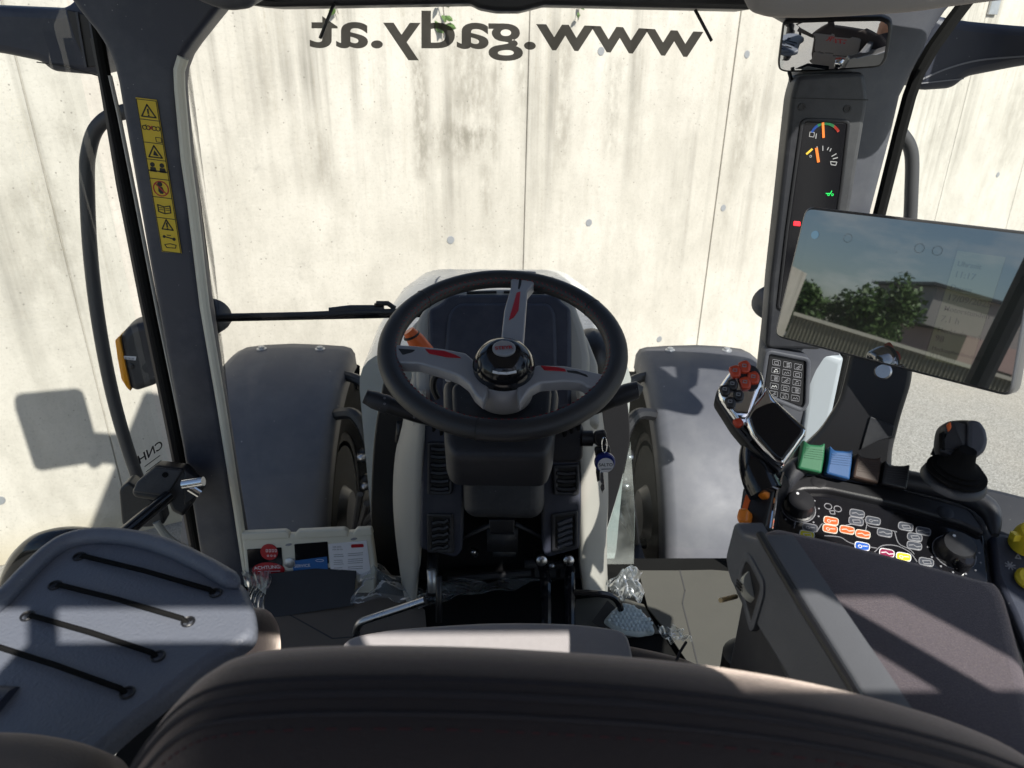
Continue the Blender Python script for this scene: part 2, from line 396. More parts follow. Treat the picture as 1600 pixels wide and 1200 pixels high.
# ------------------------------------------------------------------ concrete wall (its own axes: x along, z up, faces -y)
WA = math.atan(.488); WO = V((0, 4.31, 0)); WU = V((math.cos(WA), math.sin(WA), 0)); WN = V((math.sin(WA), -math.cos(WA), 0))
def wall_uv(px, py):
    d = ray(px, py); t = (WO - CAM).dot(WN) / d.dot(WN); q = CAM + d * t - WO; return q.dot(WU), q.z
WTOP = 2.97
cm = bpy.data.materials.new('concrete'); cm.use_nodes = True; nt = cm.node_tree; p = nt.nodes['Principled BSDF']; tc = nt.nodes.new('ShaderNodeTexCoord').outputs['Object']
xyz = nt.nodes.new('ShaderNodeSeparateXYZ'); nt.links.new(tc, xyz.inputs[0]); X, Zc = xyz.outputs['X'], xyz.outputs['Z']
base = mixc(nt, mrange(nt, noise(nt, tc, .9, 7, .62), .32, .68), (.43, .405, .352), (.56, .532, .472))
base = mixc(nt, mrange(nt, noise(nt, tc, 4.5, 9, .72, (1, 1, .55)), .45, .70, 0, .5), base, (.30, .282, .24))
# rain streaks: long in z, stronger towards the top, gathered in some stretches
st = mth(nt, 'MULTIPLY', mrange(nt, noise(nt, tc, 1, 8, .62, (9, 1, .24)), .49, .68), mrange(nt, noise(nt, tc, 1, 5, .6, (1.1, 1, .5)), .42, .62))
st = mth(nt, 'MULTIPLY', st, mrange(nt, Zc, .7, 2.3))
base = mixc(nt, mth(nt, 'MULTIPLY', st, .95), base, (.17, .16, .135))
s2 = mth(nt, 'MULTIPLY', mrange(nt, noise(nt, tc, 1, 10, .7, (26, 1, .55)), .53, .66), mrange(nt, noise(nt, tc, 1, 6, .65, (1.7, 1, .8)), .45, .6))
s2 = mth(nt, 'MULTIPLY', mth(nt, 'MULTIPLY', s2, mrange(nt, Zc, .9, 2.5, .15, 1)), mrange(nt, noise(nt, tc, 34, 5, .7), .35, .6))
base = mixc(nt, mth(nt, 'MULTIPLY', s2, .8), base, (.27, .235, .165))
bl = mth(nt, 'MULTIPLY', mrange(nt, noise(nt, tc, 2.2, 9, .75, (1.4, 1, 1)), .56, .66), mrange(nt, noise(nt, tc, 22, 7, .75), .42, .6))
base = mixc(nt, mth(nt, 'MULTIPLY', bl, .3), base, (.20, .19, .165))
# individual stains of this wall: (x0, x1, z0, z1, strength)
patch = None
brk = mrange(nt, noise(nt, tc, 14, 6, .7, (1.3, 1, .55)), .36, .58)
for (a, b_, c_, d_, s) in [(645, 668, 70, 270, .75), (705, 765, 60, 185, .6), (680, 764, 200, 236, .95), (766, 780, 70, 250, .6), (806, 826, 60, 180, .45), (868, 893, 50, 250, .5), (862, 876, 180, 290, .3),
                           (944, 972, 90, 240, .42), (750, 768, 255, 340, .45), (480, 520, 200, 300, .35), (985, 1000, 90, 260, .3), (405, 425, 40, 190, .35), (590, 606, 90, 220, .3),
                           (60, 110, 280, 440, .42), (90, 125, 190, 240, .45), (20, 60, 300, 400, .35), (30, 90, 390, 470, .3), (1150, 1175, 120, 260, .5), (1125, 1142, 240, 420, .25), (1565, 1600, 140, 260, .3), (1440, 1500, 190, 240, .2)]:
    u0, z1 = wall_uv(a, c_); u1, z0 = wall_uv(b_, d_); u2 = wall_uv(a, d_)[0]; u3 = wall_uv(b_, c_)[0]; ua, ub = (u0 + u2) / 2, (u1 + u3) / 2; e = max(.03, (ub - ua) * .35)
    k = mth(nt, 'MULTIPLY', mth(nt, 'MULTIPLY', mrange(nt, X, ua - e, ua + e, smooth=True), mrange(nt, X, ub - e, ub + e, 1, 0, True)),
            mth(nt, 'MULTIPLY', mrange(nt, Zc, z0 - .12, z0 + .1, smooth=True), mrange(nt, Zc, z1 - .05, z1 + .1, 1, 0, True)))
    k = mth(nt, 'MULTIPLY', k, s); patch = k if patch is None else mth(nt, 'MAXIMUM', patch, k)
patch = mth(nt, 'MULTIPLY', patch, brk)
base = mixc(nt, patch, base, (.20, .185, .15))
# pores and specks
vo = N(nt, 'ShaderNodeTexVoronoi', Scale=34.0); nt.links.new(tc, vo.inputs['Vector']); sz = nt.nodes.new('ShaderNodeSeparateColor'); nt.links.new(vo.outputs['Color'], sz.inputs[0])
pore = mth(nt, 'MULTIPLY', mth(nt, 'LESS_THAN', vo.outputs['Distance'], mrange(nt, sz.outputs[0], 0, 1, .02, .14)), mth(nt, 'GREATER_THAN', sz.outputs[1], .72))
base = mixc(nt, mth(nt, 'MULTIPLY', pore, .7), base, (.15, .14, .12))
base = mixc(nt, mrange(nt, noise(nt, tc, 70, 4, .7), .56, .72, 0, .55), base, (.24, .225, .195))
base = mixc(nt, mrange(nt, Zc, .02, .28, .55, 0, True), base, (.40, .34, .22))       # soil splashed on the foot of the wall
nt.links.new(base, p.inputs['Base Color']); p.inputs['Roughness'].default_value = .9
hs = mth(nt, 'ADD', mth(nt, 'MULTIPLY', noise(nt, tc, 40, 6, .7), .5), mth(nt, 'MULTIPLY', pore, -.9))
bp = N(nt, 'ShaderNodeBump', Strength=.6, Distance=.008); nt.links.new(hs, bp.inputs['Height']); nt.links.new(bp.outputs[0], p.inputs['Normal'])

wall = thing('concrete_wall', WO, 'tall pale concrete retaining wall, streaked with rain stains, in front of the windscreen', 'wall', rotz=WA)
wall['kind'] = 'thing'
ORG[wall.name] = V((0, 0, 0))
js = []                                                       # joints of the cast panels, with the slight lean each one shows
for a, b in (((26, 96), (190, 756)), ((826, 100), (818, 400)), ((1157, 25), (1090, 530)), ((1516, 123), (1462, 339)), ((1599, 255), (1575, 345))):
    (u0, z0), (u1, z1) = wall_uv(*a), wall_uv(*b); k = (u1 - u0) / (z1 - z0); js.append((u0 - k * z0, u0 + k * (WTOP - z0)))
js = [(-12.7 + 2.6 * k,) * 2 for k in range(4)] + js + [(js[-1][0] + 2.4,) * 2, (js[-1][0] + 5,) * 2, (js[-1][0] + 7.6,) * 2, (js[-1][0] + 13,) * 2]
for i, ((a0, a1), (b0, b1)) in enumerate(zip(js[:-1], js[1:])):
    g0 = .0025 if i != 6 else .006; g1 = .0025 if i != 5 else .006
    pb = MB().add([(x, y, z) for y in (0, .30) for x, z in ((a0 + g0, 0), (b0 - g1, 0), (b1 - g1, WTOP), (a1 + g0, WTOP))],
                  [(0, 1, 2, 3), (5, 4, 7, 6), (0, 4, 5, 1), (1, 5, 6, 2), (2, 6, 7, 3), (3, 7, 4, 0)])
    obj('wall_panel', pb, cm, wall, local=True, smooth=0, bevel=.004)
obj('joint_filler', MB().box((1.5, .15, WTOP / 2 - .01), (28, .276, WTOP - .03)), cm, wall, local=True, smooth=0)
mat('tie_plug', (.23, .24, .25), .8, var=.2)
for q in ((704, 375), (920, 348), (1130, 325), (1559, 273), (939, 80), (1167, 85), (0, 782), (1030, 530)):
    u, z = wall_uv(*q); pw = Pl((u, 0, z), (0, -1, 0)); pl_ = MB().pad(pw, circ(0, 0, .024, 20), -.01, .003, .002)
    obj('tie_plug', pl_, M['tie_plug'], wall, local=True)
# galvanised rail along the top of the wall
rl = MB().box((7.0, .14, WTOP + .035), (12, .30, .07)); obj('coping_strip', rl, M['zinc'], wall, local=True, smooth=0, bevel=.006)
for q in (1543, 1900):
    u, _ = wall_uv(q, 40); obj('coping_bracket', MB().box((u, -.012, WTOP - .05), (.11, .02, .26)), M['zinc'], wall, local=True, smooth=0, bevel=.003)

# ------------------------------------------------------------------ plants hanging over the top of the wall
def leaf(mb, c, d, n, L):
    d = d.normalized(); s = d.cross(n).normalized(); k = d.cross(s).normalized() * .12 * L
    mb.add([c, c + d * L * .3 + s * L * .28 + k, c + d * L * .65 + s * L * .22 + k, c + d * L, c + d * L * .65 - s * L * .22 + k, c + d * L * .3 - s * L * .28 + k, c + d * L * .5],
           [(0, 1, 6), (1, 2, 6), (2, 3, 6), (3, 4, 6), (4, 5, 6), (5, 0, 6)])
def wpt(u, z, out=0): q = WO + WU * u + WN * out; return V((q.x, q.y, z))
def vine(px, py_tip, label, L=.07, n=9, spread=.05, group='vines hanging over the concrete wall'):
    u, zt = wall_uv(px, py_tip); b = wpt(u, WTOP, .0)
    t = thing('hanging_vine', b, label, 'vine', group)
    stem = []; k = 12
    for i in range(k + 1):
        f = i / k; z = WTOP + .06 - (WTOP + .06 - zt) * f
        stem.append(wpt(u + math.sin(f * 7 + px) * .018, z, -.02 + .06 * min(1, f * 4) + .015 * math.sin(f * 5)))
    obj('stem', MB().tube(stem, [.004 - .0025 * i / k for i in range(k + 1)], 6), M['bark'], t)
    lb = MB()
    for i in range(n):
        f = (i + .5) / n; q = stem[min(k, int(f * k))]
        d = V((random.uniform(-1, 1), random.uniform(-.6, .1), random.uniform(-1.2, .2))); leaf(lb, q + V((random.uniform(-spread, spread), -.01, 0)) * .3, d, WN, L * random.uniform(.6, 1.2))
    obj('leaves', lb, M['leaf'], t, smooth=0, recalc=False)
vine(687, 66, 'longest green vine, hanging behind the letter d of the windscreen lettering', .075, 14)
vine(527, 22, 'short vine over the wall top near the letter t of the lettering', .06, 7)
vine(903, 34, 'leafy vine tip over the wall top above the dot of the lettering', .06, 8)
def shrub(px, hgt, label, n=60, wd=.25):
    u, _ = wall_uv(px, 30); b = wpt(u, WTOP + .02, -.16)
    t = thing('wall_shrub', b, label, 'shrub', 'shrubs growing on top of the wall'); lb = MB(); sb = MB()
    for k in range(6):
        e = b + V((random.uniform(-wd, wd), random.uniform(-.1, .1), hgt * random.uniform(.6, 1))); sb.tube([b, (b + e) / 2 + V((random.uniform(-.04, .04), 0, .03)), e], [.008, .006, .002], 5)
        for j in range(n // 6):
            f = random.uniform(.25, 1); q = b.lerp(e, f); leaf(lb, q, V((random.uniform(-1, 1), random.uniform(-1, 1), random.uniform(-.4, 1))), V((random.random(), 1, random.random())), random.uniform(.05, .10))
    obj('stems', sb, M['bark'], t); obj('leaves', lb, M['leaf'], t, smooth=0, recalc=False)
shrub(1560, .26, 'small green weed on the wall top right of the metal bracket')
shrub(1598, .34, 'bushier green weed on the wall top, farther from the metal bracket', 90)
# ================================================================== the tractor
T = thing('tractor', (0, 1.0, 0), 'grey and white tractor seen from its own cab, facing the concrete wall', 'tractor')
FL = 1.30                                                   # cab floor
def T_(name, mb, m, parent=None, **k): return obj(name, mb, M[m] if isinstance(m, str) else m, parent or T, **k)

# ---- hood, axle, wheels, fenders
def sect(y, hw, top, bot, r, n=6):
    q = fil([(-hw, bot), (-hw, top), (hw, top), (hw, bot)], r, n); return [V((a, y, b)) for a, b in q]
hood = MB().loft([sect(y, hw, t, b, r) for y, hw, t, b, r in ((1.58, .335, 1.84, 1.15, .10), (1.9, .345, 1.835, 1.12, .11), (2.3, .34, 1.80, 1.1, .12), (2.62, .325, 1.745, 1.1, .13), (2.78, .30, 1.69, 1.1, .13), (2.90, .26, 1.58, 1.08, .12), (2.97, .20, 1.40, 1.05, .1), (2.99, .14, 1.25, 1.05, .05))])
ho = T_('hood', hood, 'hood_white', smooth=50)
T_('hood_seam', MB().tube([V((-.2, 1.6, 1.838)), V((-.2, 2.3, 1.801)), V((-.18, 2.72, 1.715))], .003, 6).tube([V((.2, 1.6, 1.838)), V((.2, 2.3, 1.801)), V((.18, 2.72, 1.715))], .003, 6), 'grey_mark', ho)
T_('chassis', MB().box((0, 2.1, .95), (.42, 1.7, .5)).box((0, 2.6, .66), (1.1, .2, .18)).box((0, 1.75, .75), (.3, .9, .3)), 'plastic_black', bevel=.02)
AX = V((0, 2.60, .64))
for s in (-1, 1):
    # tyre with lugs
    cx = .835 * s; tw, Rt = .40, .655
    prof = [(.36, -.17), (.43, -.205), (.55, -.21), (.615, -.195), (.635, -.15), (.640, 0), (.635, .15), (.615, .195), (.55, .21), (.43, .205), (.36, .17)]
    ty = MB(); n = 48
    rings = [[V((cx + h, AX.y + r * math.cos(q), AX.z + r * math.sin(q))) for r, h in prof] for q in [2 * math.pi * k / n for k in range(n + 1)]]
    ty.loft(rings, closed=False, caps=False)
    for k in range(36):
        q = 2 * math.pi * (k + .25 * (k % 2)) / 36; sd_ = 1 if k % 2 else -1
        for f, (a0, a1) in enumerate(((0, .07), (.07, .14), (.14, .21))):
            qq = q + f * .055; ax = (V((1, 0, 0)), V((0, -math.sin(qq), math.cos(qq))), V((0, math.cos(qq), math.sin(qq))))
            rr = .640 - (.012 if f == 2 else 0)
            ty.box(V((cx + sd_ * (a0 + a1) / 2, AX.y, AX.z)) + ax[2] * rr, (.085, .05, .06), ax)
            if f == 2: ty.box(V((cx + sd_ * .2, AX.y, AX.z)) + ax[2] * .605, (.035, .05, .11), ax)
    wh = T_('front_wheel', ty, 'rubber', smooth=30)
    rp = [(.37, -.165), (.385, -.175), (.37, -.15), (.335, -.13), (.30, -.02), (.22, .01), (.12, .02), (.02, .02)]
    T_('rim', MB().rev(rp, V((cx, AX.y, AX.z)), (s, 0, 0), 40), 'rim_dark', wh)
    T_('rim_ring', MB().rev([(.292, -.150), (.300, -.165), (.322, -.165), (.330, -.150), (.322, -.135), (.300, -.135), (.292, -.150)], V((cx, AX.y, AX.z)), (s, 0, 0), 48), 'zinc', wh)
    for k in range(10):
        q = 2 * math.pi * k / 10; T_('wheel_bolt', MB().rev([(.014, -.03), (.014, -.012), (.008, -.012)], V((cx, AX.y + .19 * math.cos(q), AX.z + .19 * math.sin(q))), (s, 0, 0), 6), 'steel', wh)
    T_('hub', MB().rev([(.02, -.20), (.10, -.20), (.13, -.16), (.15, -.02)], V((cx, AX.y, AX.z)), (s, 0, 0), 24), 'plastic_black', wh)
    # fender: arc over the wheel
    def fsec(q, w0=.60, w1=1.065, Rr=.765):
        c = []
        for x, dr in ((w0 - .012, -.085), (w0 - .008, -.03), (w0 + .004, -.008), (w0 + .03, 0), (w0 + .12, .006), ((w0 + w1) / 2, .010), (w1 - .12, .004), (w1 - .05, -.006), (w1 - .015, -.022), (w1, -.06), (w1 + .006, -.10)):
            c.append(V((x * s, AX.y + (Rr + dr) * math.cos(q), AX.z + (Rr + dr) * math.sin(q))))
        return c
    fd = MB(); angs = [R(a) for a in range(84, 200, 4)]
    outer = [fsec(q, .585, 1.065 - max(0, .05 * (R(95) - q))) for q in angs]
    fd.loft(outer, closed=False, caps=False)
    fo = T_('front_fender', fd, 'fender', smooth=60, solid=.008)
    sk = MB(); sk.loft([[V((.592 * s, AX.y + r * math.cos(q), AX.z + r * math.sin(q))) for r in (.745, .70, .64, .575)] for q in angs], closed=False, caps=False)
    T_('fender_skirt', sk, 'rubber', fo, smooth=60, solid=.006)
    for bx in (.70, .93):
        q = R(88); ax = V((0, math.cos(q), math.sin(q)))
        T_('bolt', MB().rev([(.020, 0), (.020, .004), (.012, .006), (.012, .012), (.004, .014)], V((bx * s, AX.y, AX.z)) + ax * .772, ax, 14), 'zinc', fo)
    # bracket that carries the fender, with its hose
    br = MB().tube(spl([(s * .585, 2.28, 1.30), (s * .50, 2.24, 1.32), (s * .45, 2.2, 1.22), (s * .44, 2.18, 1.0), (s * .46, 2.2, .75)], 6), .022, 8)
    br.tube(spl([(s * .60, 2.5, 1.36), (s * .5, 2.45, 1.34), (s * .44, 2.4, 1.2), (s * .44, 2.4, .8)], 6), .02, 8)
    T_('fender_bracket', br, 'plastic_black', fo)
    st_ = MB().tube([(s * .2, 2.35, .66), (s * .62, 2.36, .66)], .022, 10).tube([(s * .25, 2.2, .62), (s * .55, 2.28, .62)], .03, 10)
    T_('steering_cylinder', st_, 'steel')
    hz = MB()
    for k in range(3):
        hz.tube(spl([(s * (.36 + .03 * k), 1.75 + .05 * k, 1.25), (s * (.45 + .02 * k), 1.95, 1.05 - .08 * k), (s * .42, 2.15, .95), (s * (.5 + .03 * k), 2.35, .8)], 6), .011, 7)
    hz.box((s * .42, 2.0, .85), (.12, .5, .35)).ball((s * .47, 2.2, 1.18), .028).ball((s * .47, 2.19, 1.08), .024)
    T_('hydraulic_hose', hz, 'plastic_black')
    for zz in (1.2, 1.08, .98): T_('hose_fitting', MB().tube([(s * .455, 2.15, zz), (s * .485, 2.15, zz)], .014, 8), 'steel')
    # round lamp outside the pillar and step light
    lx, ly = ((333, 494) if s < 0 else (1203, 473)); c0 = Py(lx, ly, 1.80)
    T_('work_lamp', MB().rev([(.004, -.06), (.025, -.055), (.040, -.03), (.046, 0), (.046, .012), (.038, .015)], c0, (0, 1, .1), 24).tube([c0, V((s * .69, 1.50, c0.z - .02))], .012, 8), 'plastic_dark')

# ---- cab floor, lower walls
T_('cab_floor', MB().box((0, .58, FL - .03), (1.42, 1.80, .06)), 'rubber', bevel=.004)
T_('rear_wall', MB().box((0, -.38, 1.55), (1.4, .05, .5)), 'plastic_dark', bevel=.01)
WY = 1.47                                                    # windscreen
def wsy(x): return WY + .05 * (1 - (x / .72) ** 2)
wsg = MB().grid(lambda a, b: V(((a - .5) * 1.44, wsy((a - .5) * 1.44), FL + .02 + b * 1.26)), 24, 2)
ws = T_('windscreen', wsg, 'glass', smooth=60, recalc=False)
def on_ws(px, py, out=-.003):
    y = WY
    for _ in range(4): q = Py(px, py, y); y = wsy(q.x) + out
    return Py(px, py, y)
# mirrored lettering on the outside of the windscreen
vs, fs = text_mesh('www.gady.at', 1.0, .018, 'LEFT')
xw = max(p.x for p in vs); k = 612 / xw
def basey(X):
    pts = [(480, 73), (660, 74), (800, 75), (890, 77), (980, 81), (1040, 85), (1095, 88)]
    for (a, c), (b, d) in zip(pts[:-1], pts[1:]):
        if X <= b: return c + (d - c) * (X - a) / (b - a)
    return pts[-1][1]
mat('letter_ink', (.06, .048, .036), .7); M['letter_ink'].node_tree.nodes['Principled BSDF'].inputs['Alpha'].default_value = .93
lt = MB(); lt.add([on_ws(1096 - p.x * k, basey(1096 - p.x * k) - p.y * 82, -.004) for p in vs], fs)
T_('lettering', lt, 'letter_ink', ws, smooth=0, recalc=False)
# black printed band along the glass edge, dissolving into dots
def frit(name):
    m = bpy.data.materials.new(name); m.use_nodes = True; nt = m.node_tree; nt.nodes.clear()
    out = nt.nodes.new('ShaderNodeOutputMaterial'); tr = nt.nodes.new('ShaderNodeBsdfTransparent'); di = nt.nodes.new('ShaderNodeBsdfPrincipled'); mx = nt.nodes.new('ShaderNodeMixShader')
    di.inputs['Base Color'].default_value = (.01, .01, .011, 1); di.inputs['Roughness'].default_value = .6
    tc = nt.nodes.new('ShaderNodeTexCoord').outputs['Object']; vo = N(nt, 'ShaderNodeTexVoronoi', Scale=620.0, Randomness=0.0); vo.voronoi_dimensions = '3D'
    nt.links.new(tc, vo.inputs['Vector']); f = mth(nt, 'LESS_THAN', vo.outputs['Distance'], .46)
    nt.links.new(f, mx.inputs['Fac']); nt.links.new(tr.outputs[0], mx.inputs[1]); nt.links.new(di.outputs[0], mx.inputs[2]); nt.links.new(mx.outputs[0], out.inputs['Surface']); M[name] = m
frit('frit_dots')
def band(l, r, out): 
    mb = MB(); L = [on_ws(x, y, out) for x, y in l]; Rr = [on_ws(x, y, out) for x, y in r]
    return mb.loft([L, Rr], closed=False, caps=False)
T_('edge_band', band([(272, 80), (312, 400), (352, 760), (372, 905)], [(285, 95), (325, 400), (364, 760), (386, 905)], -.003), 'plastic_black', ws, recalc=False)
T_('dot_band', band([(285, 95), (325, 400), (364, 760), (386, 905)], [(296, 92), (334, 400), (371, 760), (391, 905)], -.003), 'frit_dots', ws, recalc=False)

# ---- A pillars
def pillar(name, lv, y0, depth, m, r=.014, tilt=0, **k):
    rings = []
    for py, xl, xr, *yy in lv:
        y = yy[0] if yy else y0; a, b = Py(xl, py, y), Py(xr, py, y)
        q = fil([(a.x, y + depth), (a.x, y), (b.x, y + tilt), (b.x, y + depth)], r, 4)
        rings.append([V((c, d, (a.z + b.z) / 2)) for c, d in q])
    return T_(name, MB().loft(rings), m, smooth=40, **k)
pa = pillar('left_pillar', [(-14, 90, 372), (0, 108, 350), (15, 119, 338), (30, 131, 326), (48, 146, 312), (66, 158, 298), (84, 168, 286), (105, 176, 278), (130, 182, 275), (160, 187, 277), (250, 203, 287), (400, 229, 306), (600, 266, 336), (800, 300, 368), (930, 321, 390)], 1.38, .065, 'plastic_blue', .016)
T_('pillar_trim', MB().tube([Py(x, y, 1.384) for x, y in ((286, 90), (280, 110), (281, 140), (291, 250), (301, 320), (320, 480), (347, 640), (372, 800), (391, 930))], .0095, 10), 'cream', pa)
# yellow warning label strip on the left pillar
lo = Py(250, 275, 1.378); lp = Pl(lo, (0, -1, 0)); cs = lp.tr([(212, 152), (245, 156), (284, 396), (253, 393)])
stk = T_('warning_sticker', MB().prism(lp, cs, 0, .0008), 'sticker_yellow', pa, smooth=0)
ik = MB(); rk = MB()
def sq(f, g):                                               # fractions across and down the strip
    px = 212 + 33 * f + 41 * g - (2 * f * g); py = 153 + 4 * f + 240 * g; return lp.uv(px, py)
def sp_(pts, w=.0016, mb=ik, closed=True, h=.0016): mb.strip(lp, [sq(*p) for p in pts], w, h, .0007, closed)
for g in (.135, .285, .395, .52, .64, .775): sp_([(.02, g), (.98, g)], .0012, closed=False)
sp_([(.03, .005), (.97, .005), (.97, .995), (.03, .995)], .0010)
for g, s_ in ((.08, 1), (.345, .95), (.82, .8)):
    sp_([(.5, g - .045 * s_), (.5 + .34 * s_, g + .035 * s_), (.5 - .34 * s_, g + .035 * s_)], .0022)
    if g != .345: sp_([(.5, g - .015), (.5, g + .012)], .0026, closed=False); sp_([(.5, g + .022), (.5, g + .026)], .0024, closed=False)
    else: ik.prism(lp, [sq(*p) for p in ((.40, g + .02), (.48, g - .012), (.56, g), (.66, g + .024))], .0007, .0016)
def dsk(mb, f, g, r, h=.0016): a, b = sq(f, g); mb.prism(lp, circ(a, b, r, 14), .0007, h)
for f in (.2, .38, .66, .84): a, b = sq(f, .188); ik.rimframe(lp, circ(a, b, .0042, 14), .0013, .0007, .0016, .0003)
sp_([(.42, .175), (.58, .197)], .002, rk, False); sp_([(.42, .197), (.58, .175)], .002, rk, False); sp_([(.1, .18), (.3, .17)], .0014, closed=False)
sp_([(.66, .245), (.92, .245), (.92, .275), (.66, .275)], .001)
for f in (.28, .74):
    dsk(ik, f, .428, .0042); ik.prism(lp, [sq(*p) for p in ((f - .16, .475), (f - .12, .445), (f + .12, .445), (f + .16, .475))], .0007, .0016)
sp_([(.06, .468), (.94, .468)], .002, closed=False)
a, b = sq(.5, .582); rk.rimframe(lp, circ(a, b, .0145, 26), .002, .0007, .0018, .0004); dsk(ik, .48, .553, .0045)
ik.prism(lp, [sq(*p) for p in ((.36, .60), (.38, .57), (.58, .57), (.64, .60), (.56, .615), (.44, .615))], .0007, .0015); sp_([(.25, .55), (.75, .615)], .002, rk, False, .0019)
sp_([(.2, .69), (.5, .70), (.8, .69), (.8, .735), (.5, .745), (.2, .735)], .0018); sp_([(.5, .70), (.5, .745)], .0014, closed=False)
for f0 in (.25, .55):
    for gg in (.708, .72): sp_([(f0, gg), (f0 + .2, gg)], .0009, closed=False)
sp_([(.3, .897), (.66, .905)], .002, closed=False); dsk(ik, .74, .907, .0032); dsk(ik, .26, .897, .0028); sp_([(.42, .885), (.6, .885)], .0015, closed=False)
sp_([(.22, .95), (.5, .94), (.8, .945), (.74, .965), (.3, .968)], .0014)
T_('pictogram', ik, 'ink', stk, smooth=0); T_('red_mark', rk, 'red', stk, smooth=0)

# door frame and rubber seal left of the pillar
T_('door_seal', MB().tube([Py(x, y, 1.41) for x, y in ((148, 20), (160, 90), (173, 160), (200, 300), (235, 480), (272, 660), (300, 800), (318, 900))], .0095, 8), 'rubber')
T_('left_door_frame', MB().tube([Py(x, y, 1.435) for x, y in ((150, 60), (164, 130), (190, 290), (225, 470), (262, 650), (292, 800), (312, 910))], .010, 8), 'plastic_black')
T_('seal_lip', MB().tube([Py(x, y, 1.40) for x, y in ((172, 118), (186, 180), (212, 310), (247, 490), (284, 670), (308, 800))], .0035, 6), 'plastic_light')

# ---- right pillar with the gauge pod
pb_ = pillar('right_pillar', [(-14, 1150, 1512), (15, 1200, 1486), (45, 1255, 1466), (75, 1262, 1452), (110, 1252, 1434), (150, 1244, 1414), (210, 1238, 1400), (270, 1231, 1384), (330, 1224, 1368), (450, 1210, 1345), (540, 1199, 1322), (600, 1192, 1310), (660, 1186, 1297), (760, 1178, 1278), (900, 1165, 1255)], 1.38, .07, 'plastic_grey', .03)
T_('right_door_seal', MB().tube([Py(x, y, 1.42) for x, y in ((1512, 0), (1486, 34), (1456, 76), (1434, 115), (1421, 150), (1405, 210), (1390, 270), (1375, 330), (1357, 400), (1334, 490), (1318, 560), (1300, 640), (1275, 750))], .0125, 8), 'rubber')
T_('right_edge_band', MB().tube([Py(x, y, 1.45) for x, y in ((1238, 118), (1229, 200), (1216, 320), (1203, 440), (1192, 560), (1185, 640))], .006, 6), 'plastic_black')
pp = Pl(Py(1290, 240, 1.325), (-.12, -1, 0))
po = fil(pp.tr([(1246, 118), (1352, 112), (1357, 156), (1338, 270), (1322, 372), (1300, 500), (1285, 548), (1196, 545), (1204, 440), (1222, 280), (1236, 153)]), .012, 4)
pod = T_('gauge_pod', MB().pad(pp, po, -.05, 0, .008, 3), 'plastic_dark')
T_('pod_seam', MB().strip(pp, pp.tr([(1238, 153), (1356, 156)]), .0016, .0008, -.0004), 'ink', pod)
sc_ = fil(pp.tr([(1256, 190), (1323, 192), (1312, 290), (1300, 372), (1287, 480), (1218, 480), (1232, 360), (1246, 260)]), .006, 3)
scr = T_('gauge_screen', MB().pad(pp, sc_, -.01, .0016, .001, 2), 'plastic_gloss', pod)
T_('screen_bevel', MB().rimframe(pp, inset(sc_, -.006) if area(sc_) > 0 else inset(sc_[::-1], -.006), .006, -.01, .003, .0015), 'plastic_black', pod)
for q in ((1253, 167), (1324, 170)):
    a, b = pp.uv(*q); T_('screw', MB().rev([(.0065, 0), (.0065, .0015), (.004, .0015), (.004, .0004), (.001, .0004)], pp.pt(a, b), pp.n, 16), 'plastic_black', pod)
def arc(cx, cy, r, a0, a1, n=14, k=1.0): return [(cx + r * math.cos(R(a0 + (a1 - a0) * i / n)), cy - r * k * math.sin(R(a0 + (a1 - a0) * i / n))) for i in range(n + 1)]
for nm, m, a0, a1 in (('blue_zone', 'gauge_blue', 152, 122), ('green_zone', 'gauge_green', 120, 55), ('red_zone', 'gauge_red', 53, 30)):
    T_(nm, MB().strip(pp, pp.tr(arc(1289, 216, 23, a0, a1)), .0042, .0028, .0016), m, scr, smooth=0)
T_('needle', MB().strip(pp, pp.tr([(1286, 214), (1285, 192)]), .0040, .0034, .0026), 'gauge_orange', scr, smooth=0)
T_('needle', MB().strip(pp, pp.tr([(1278, 252), (1275, 232)]), .0046, .0034, .0016), 'gauge_orange', scr, smooth=0)
T_('fuel_zone', MB().strip(pp, pp.tr([(1260, 240), (1268, 233)]), .0036, .0028, .0016), 'gauge_yellow', scr, smooth=0)
gw = MB()
for a_, l in (((1285, 235), (1285, 228)), ((1296, 236), (1298, 232)), ((1299, 244), (1306, 240)), ((1292, 234), (1294, 230)), ((1276, 232), (1276, 229)), ((1301, 248), (1308, 246))): gw.strip(pp, pp.tr([a_, l]), .0014, .0028, .0016)
gw.rimframe(pp, circ(*pp.uv(1266, 244), .0022, 12), .0008, .0016, .0028, .0002); gw.strip(pp, pp.tr([(1297, 252), (1307, 253), (1305, 258), (1298, 257)]), .0012, .0028, .0016, True)
gw.strip(pp, pp.tr([(1265, 206), (1272, 207), (1271, 214), (1264, 213)]), .001, .0026, .0016, True); gw.strip(pp, pp.tr([(1275, 209), (1274, 216)]), .0014, .0026, .0016)
T_('scale_mark', gw, 'gauge_white', scr, smooth=0)
tm = MB().strip(pp, pp.tr([(1290, 302), (1297, 302), (1299, 298)]), .0014, .0028, .0016)
for q in ((1294, 304), (1300, 304)): tm.rimframe(pp, circ(*pp.uv(*q), .0022, 12), .0009, .0016, .0028, .0002)
T_('green_light', tm, 'led_green', scr, smooth=0)
T_('red_light', MB().pad(pp, fil(pp.tr([(1240, 345), (1250, 346), (1250, 353), (1239, 352)]), .002), .0016, .0026, .0005), 'led_red', scr, smooth=0)
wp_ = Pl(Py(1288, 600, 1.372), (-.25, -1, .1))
T_('pillar_cover', MB().pad(wp_, fil(wp_.tr([(1268, 546), (1319, 560), (1298, 660), (1280, 740), (1244, 740), (1256, 650)]), .006, 4), -.04, 0, .010, 4), 'cover_grey', pb_)
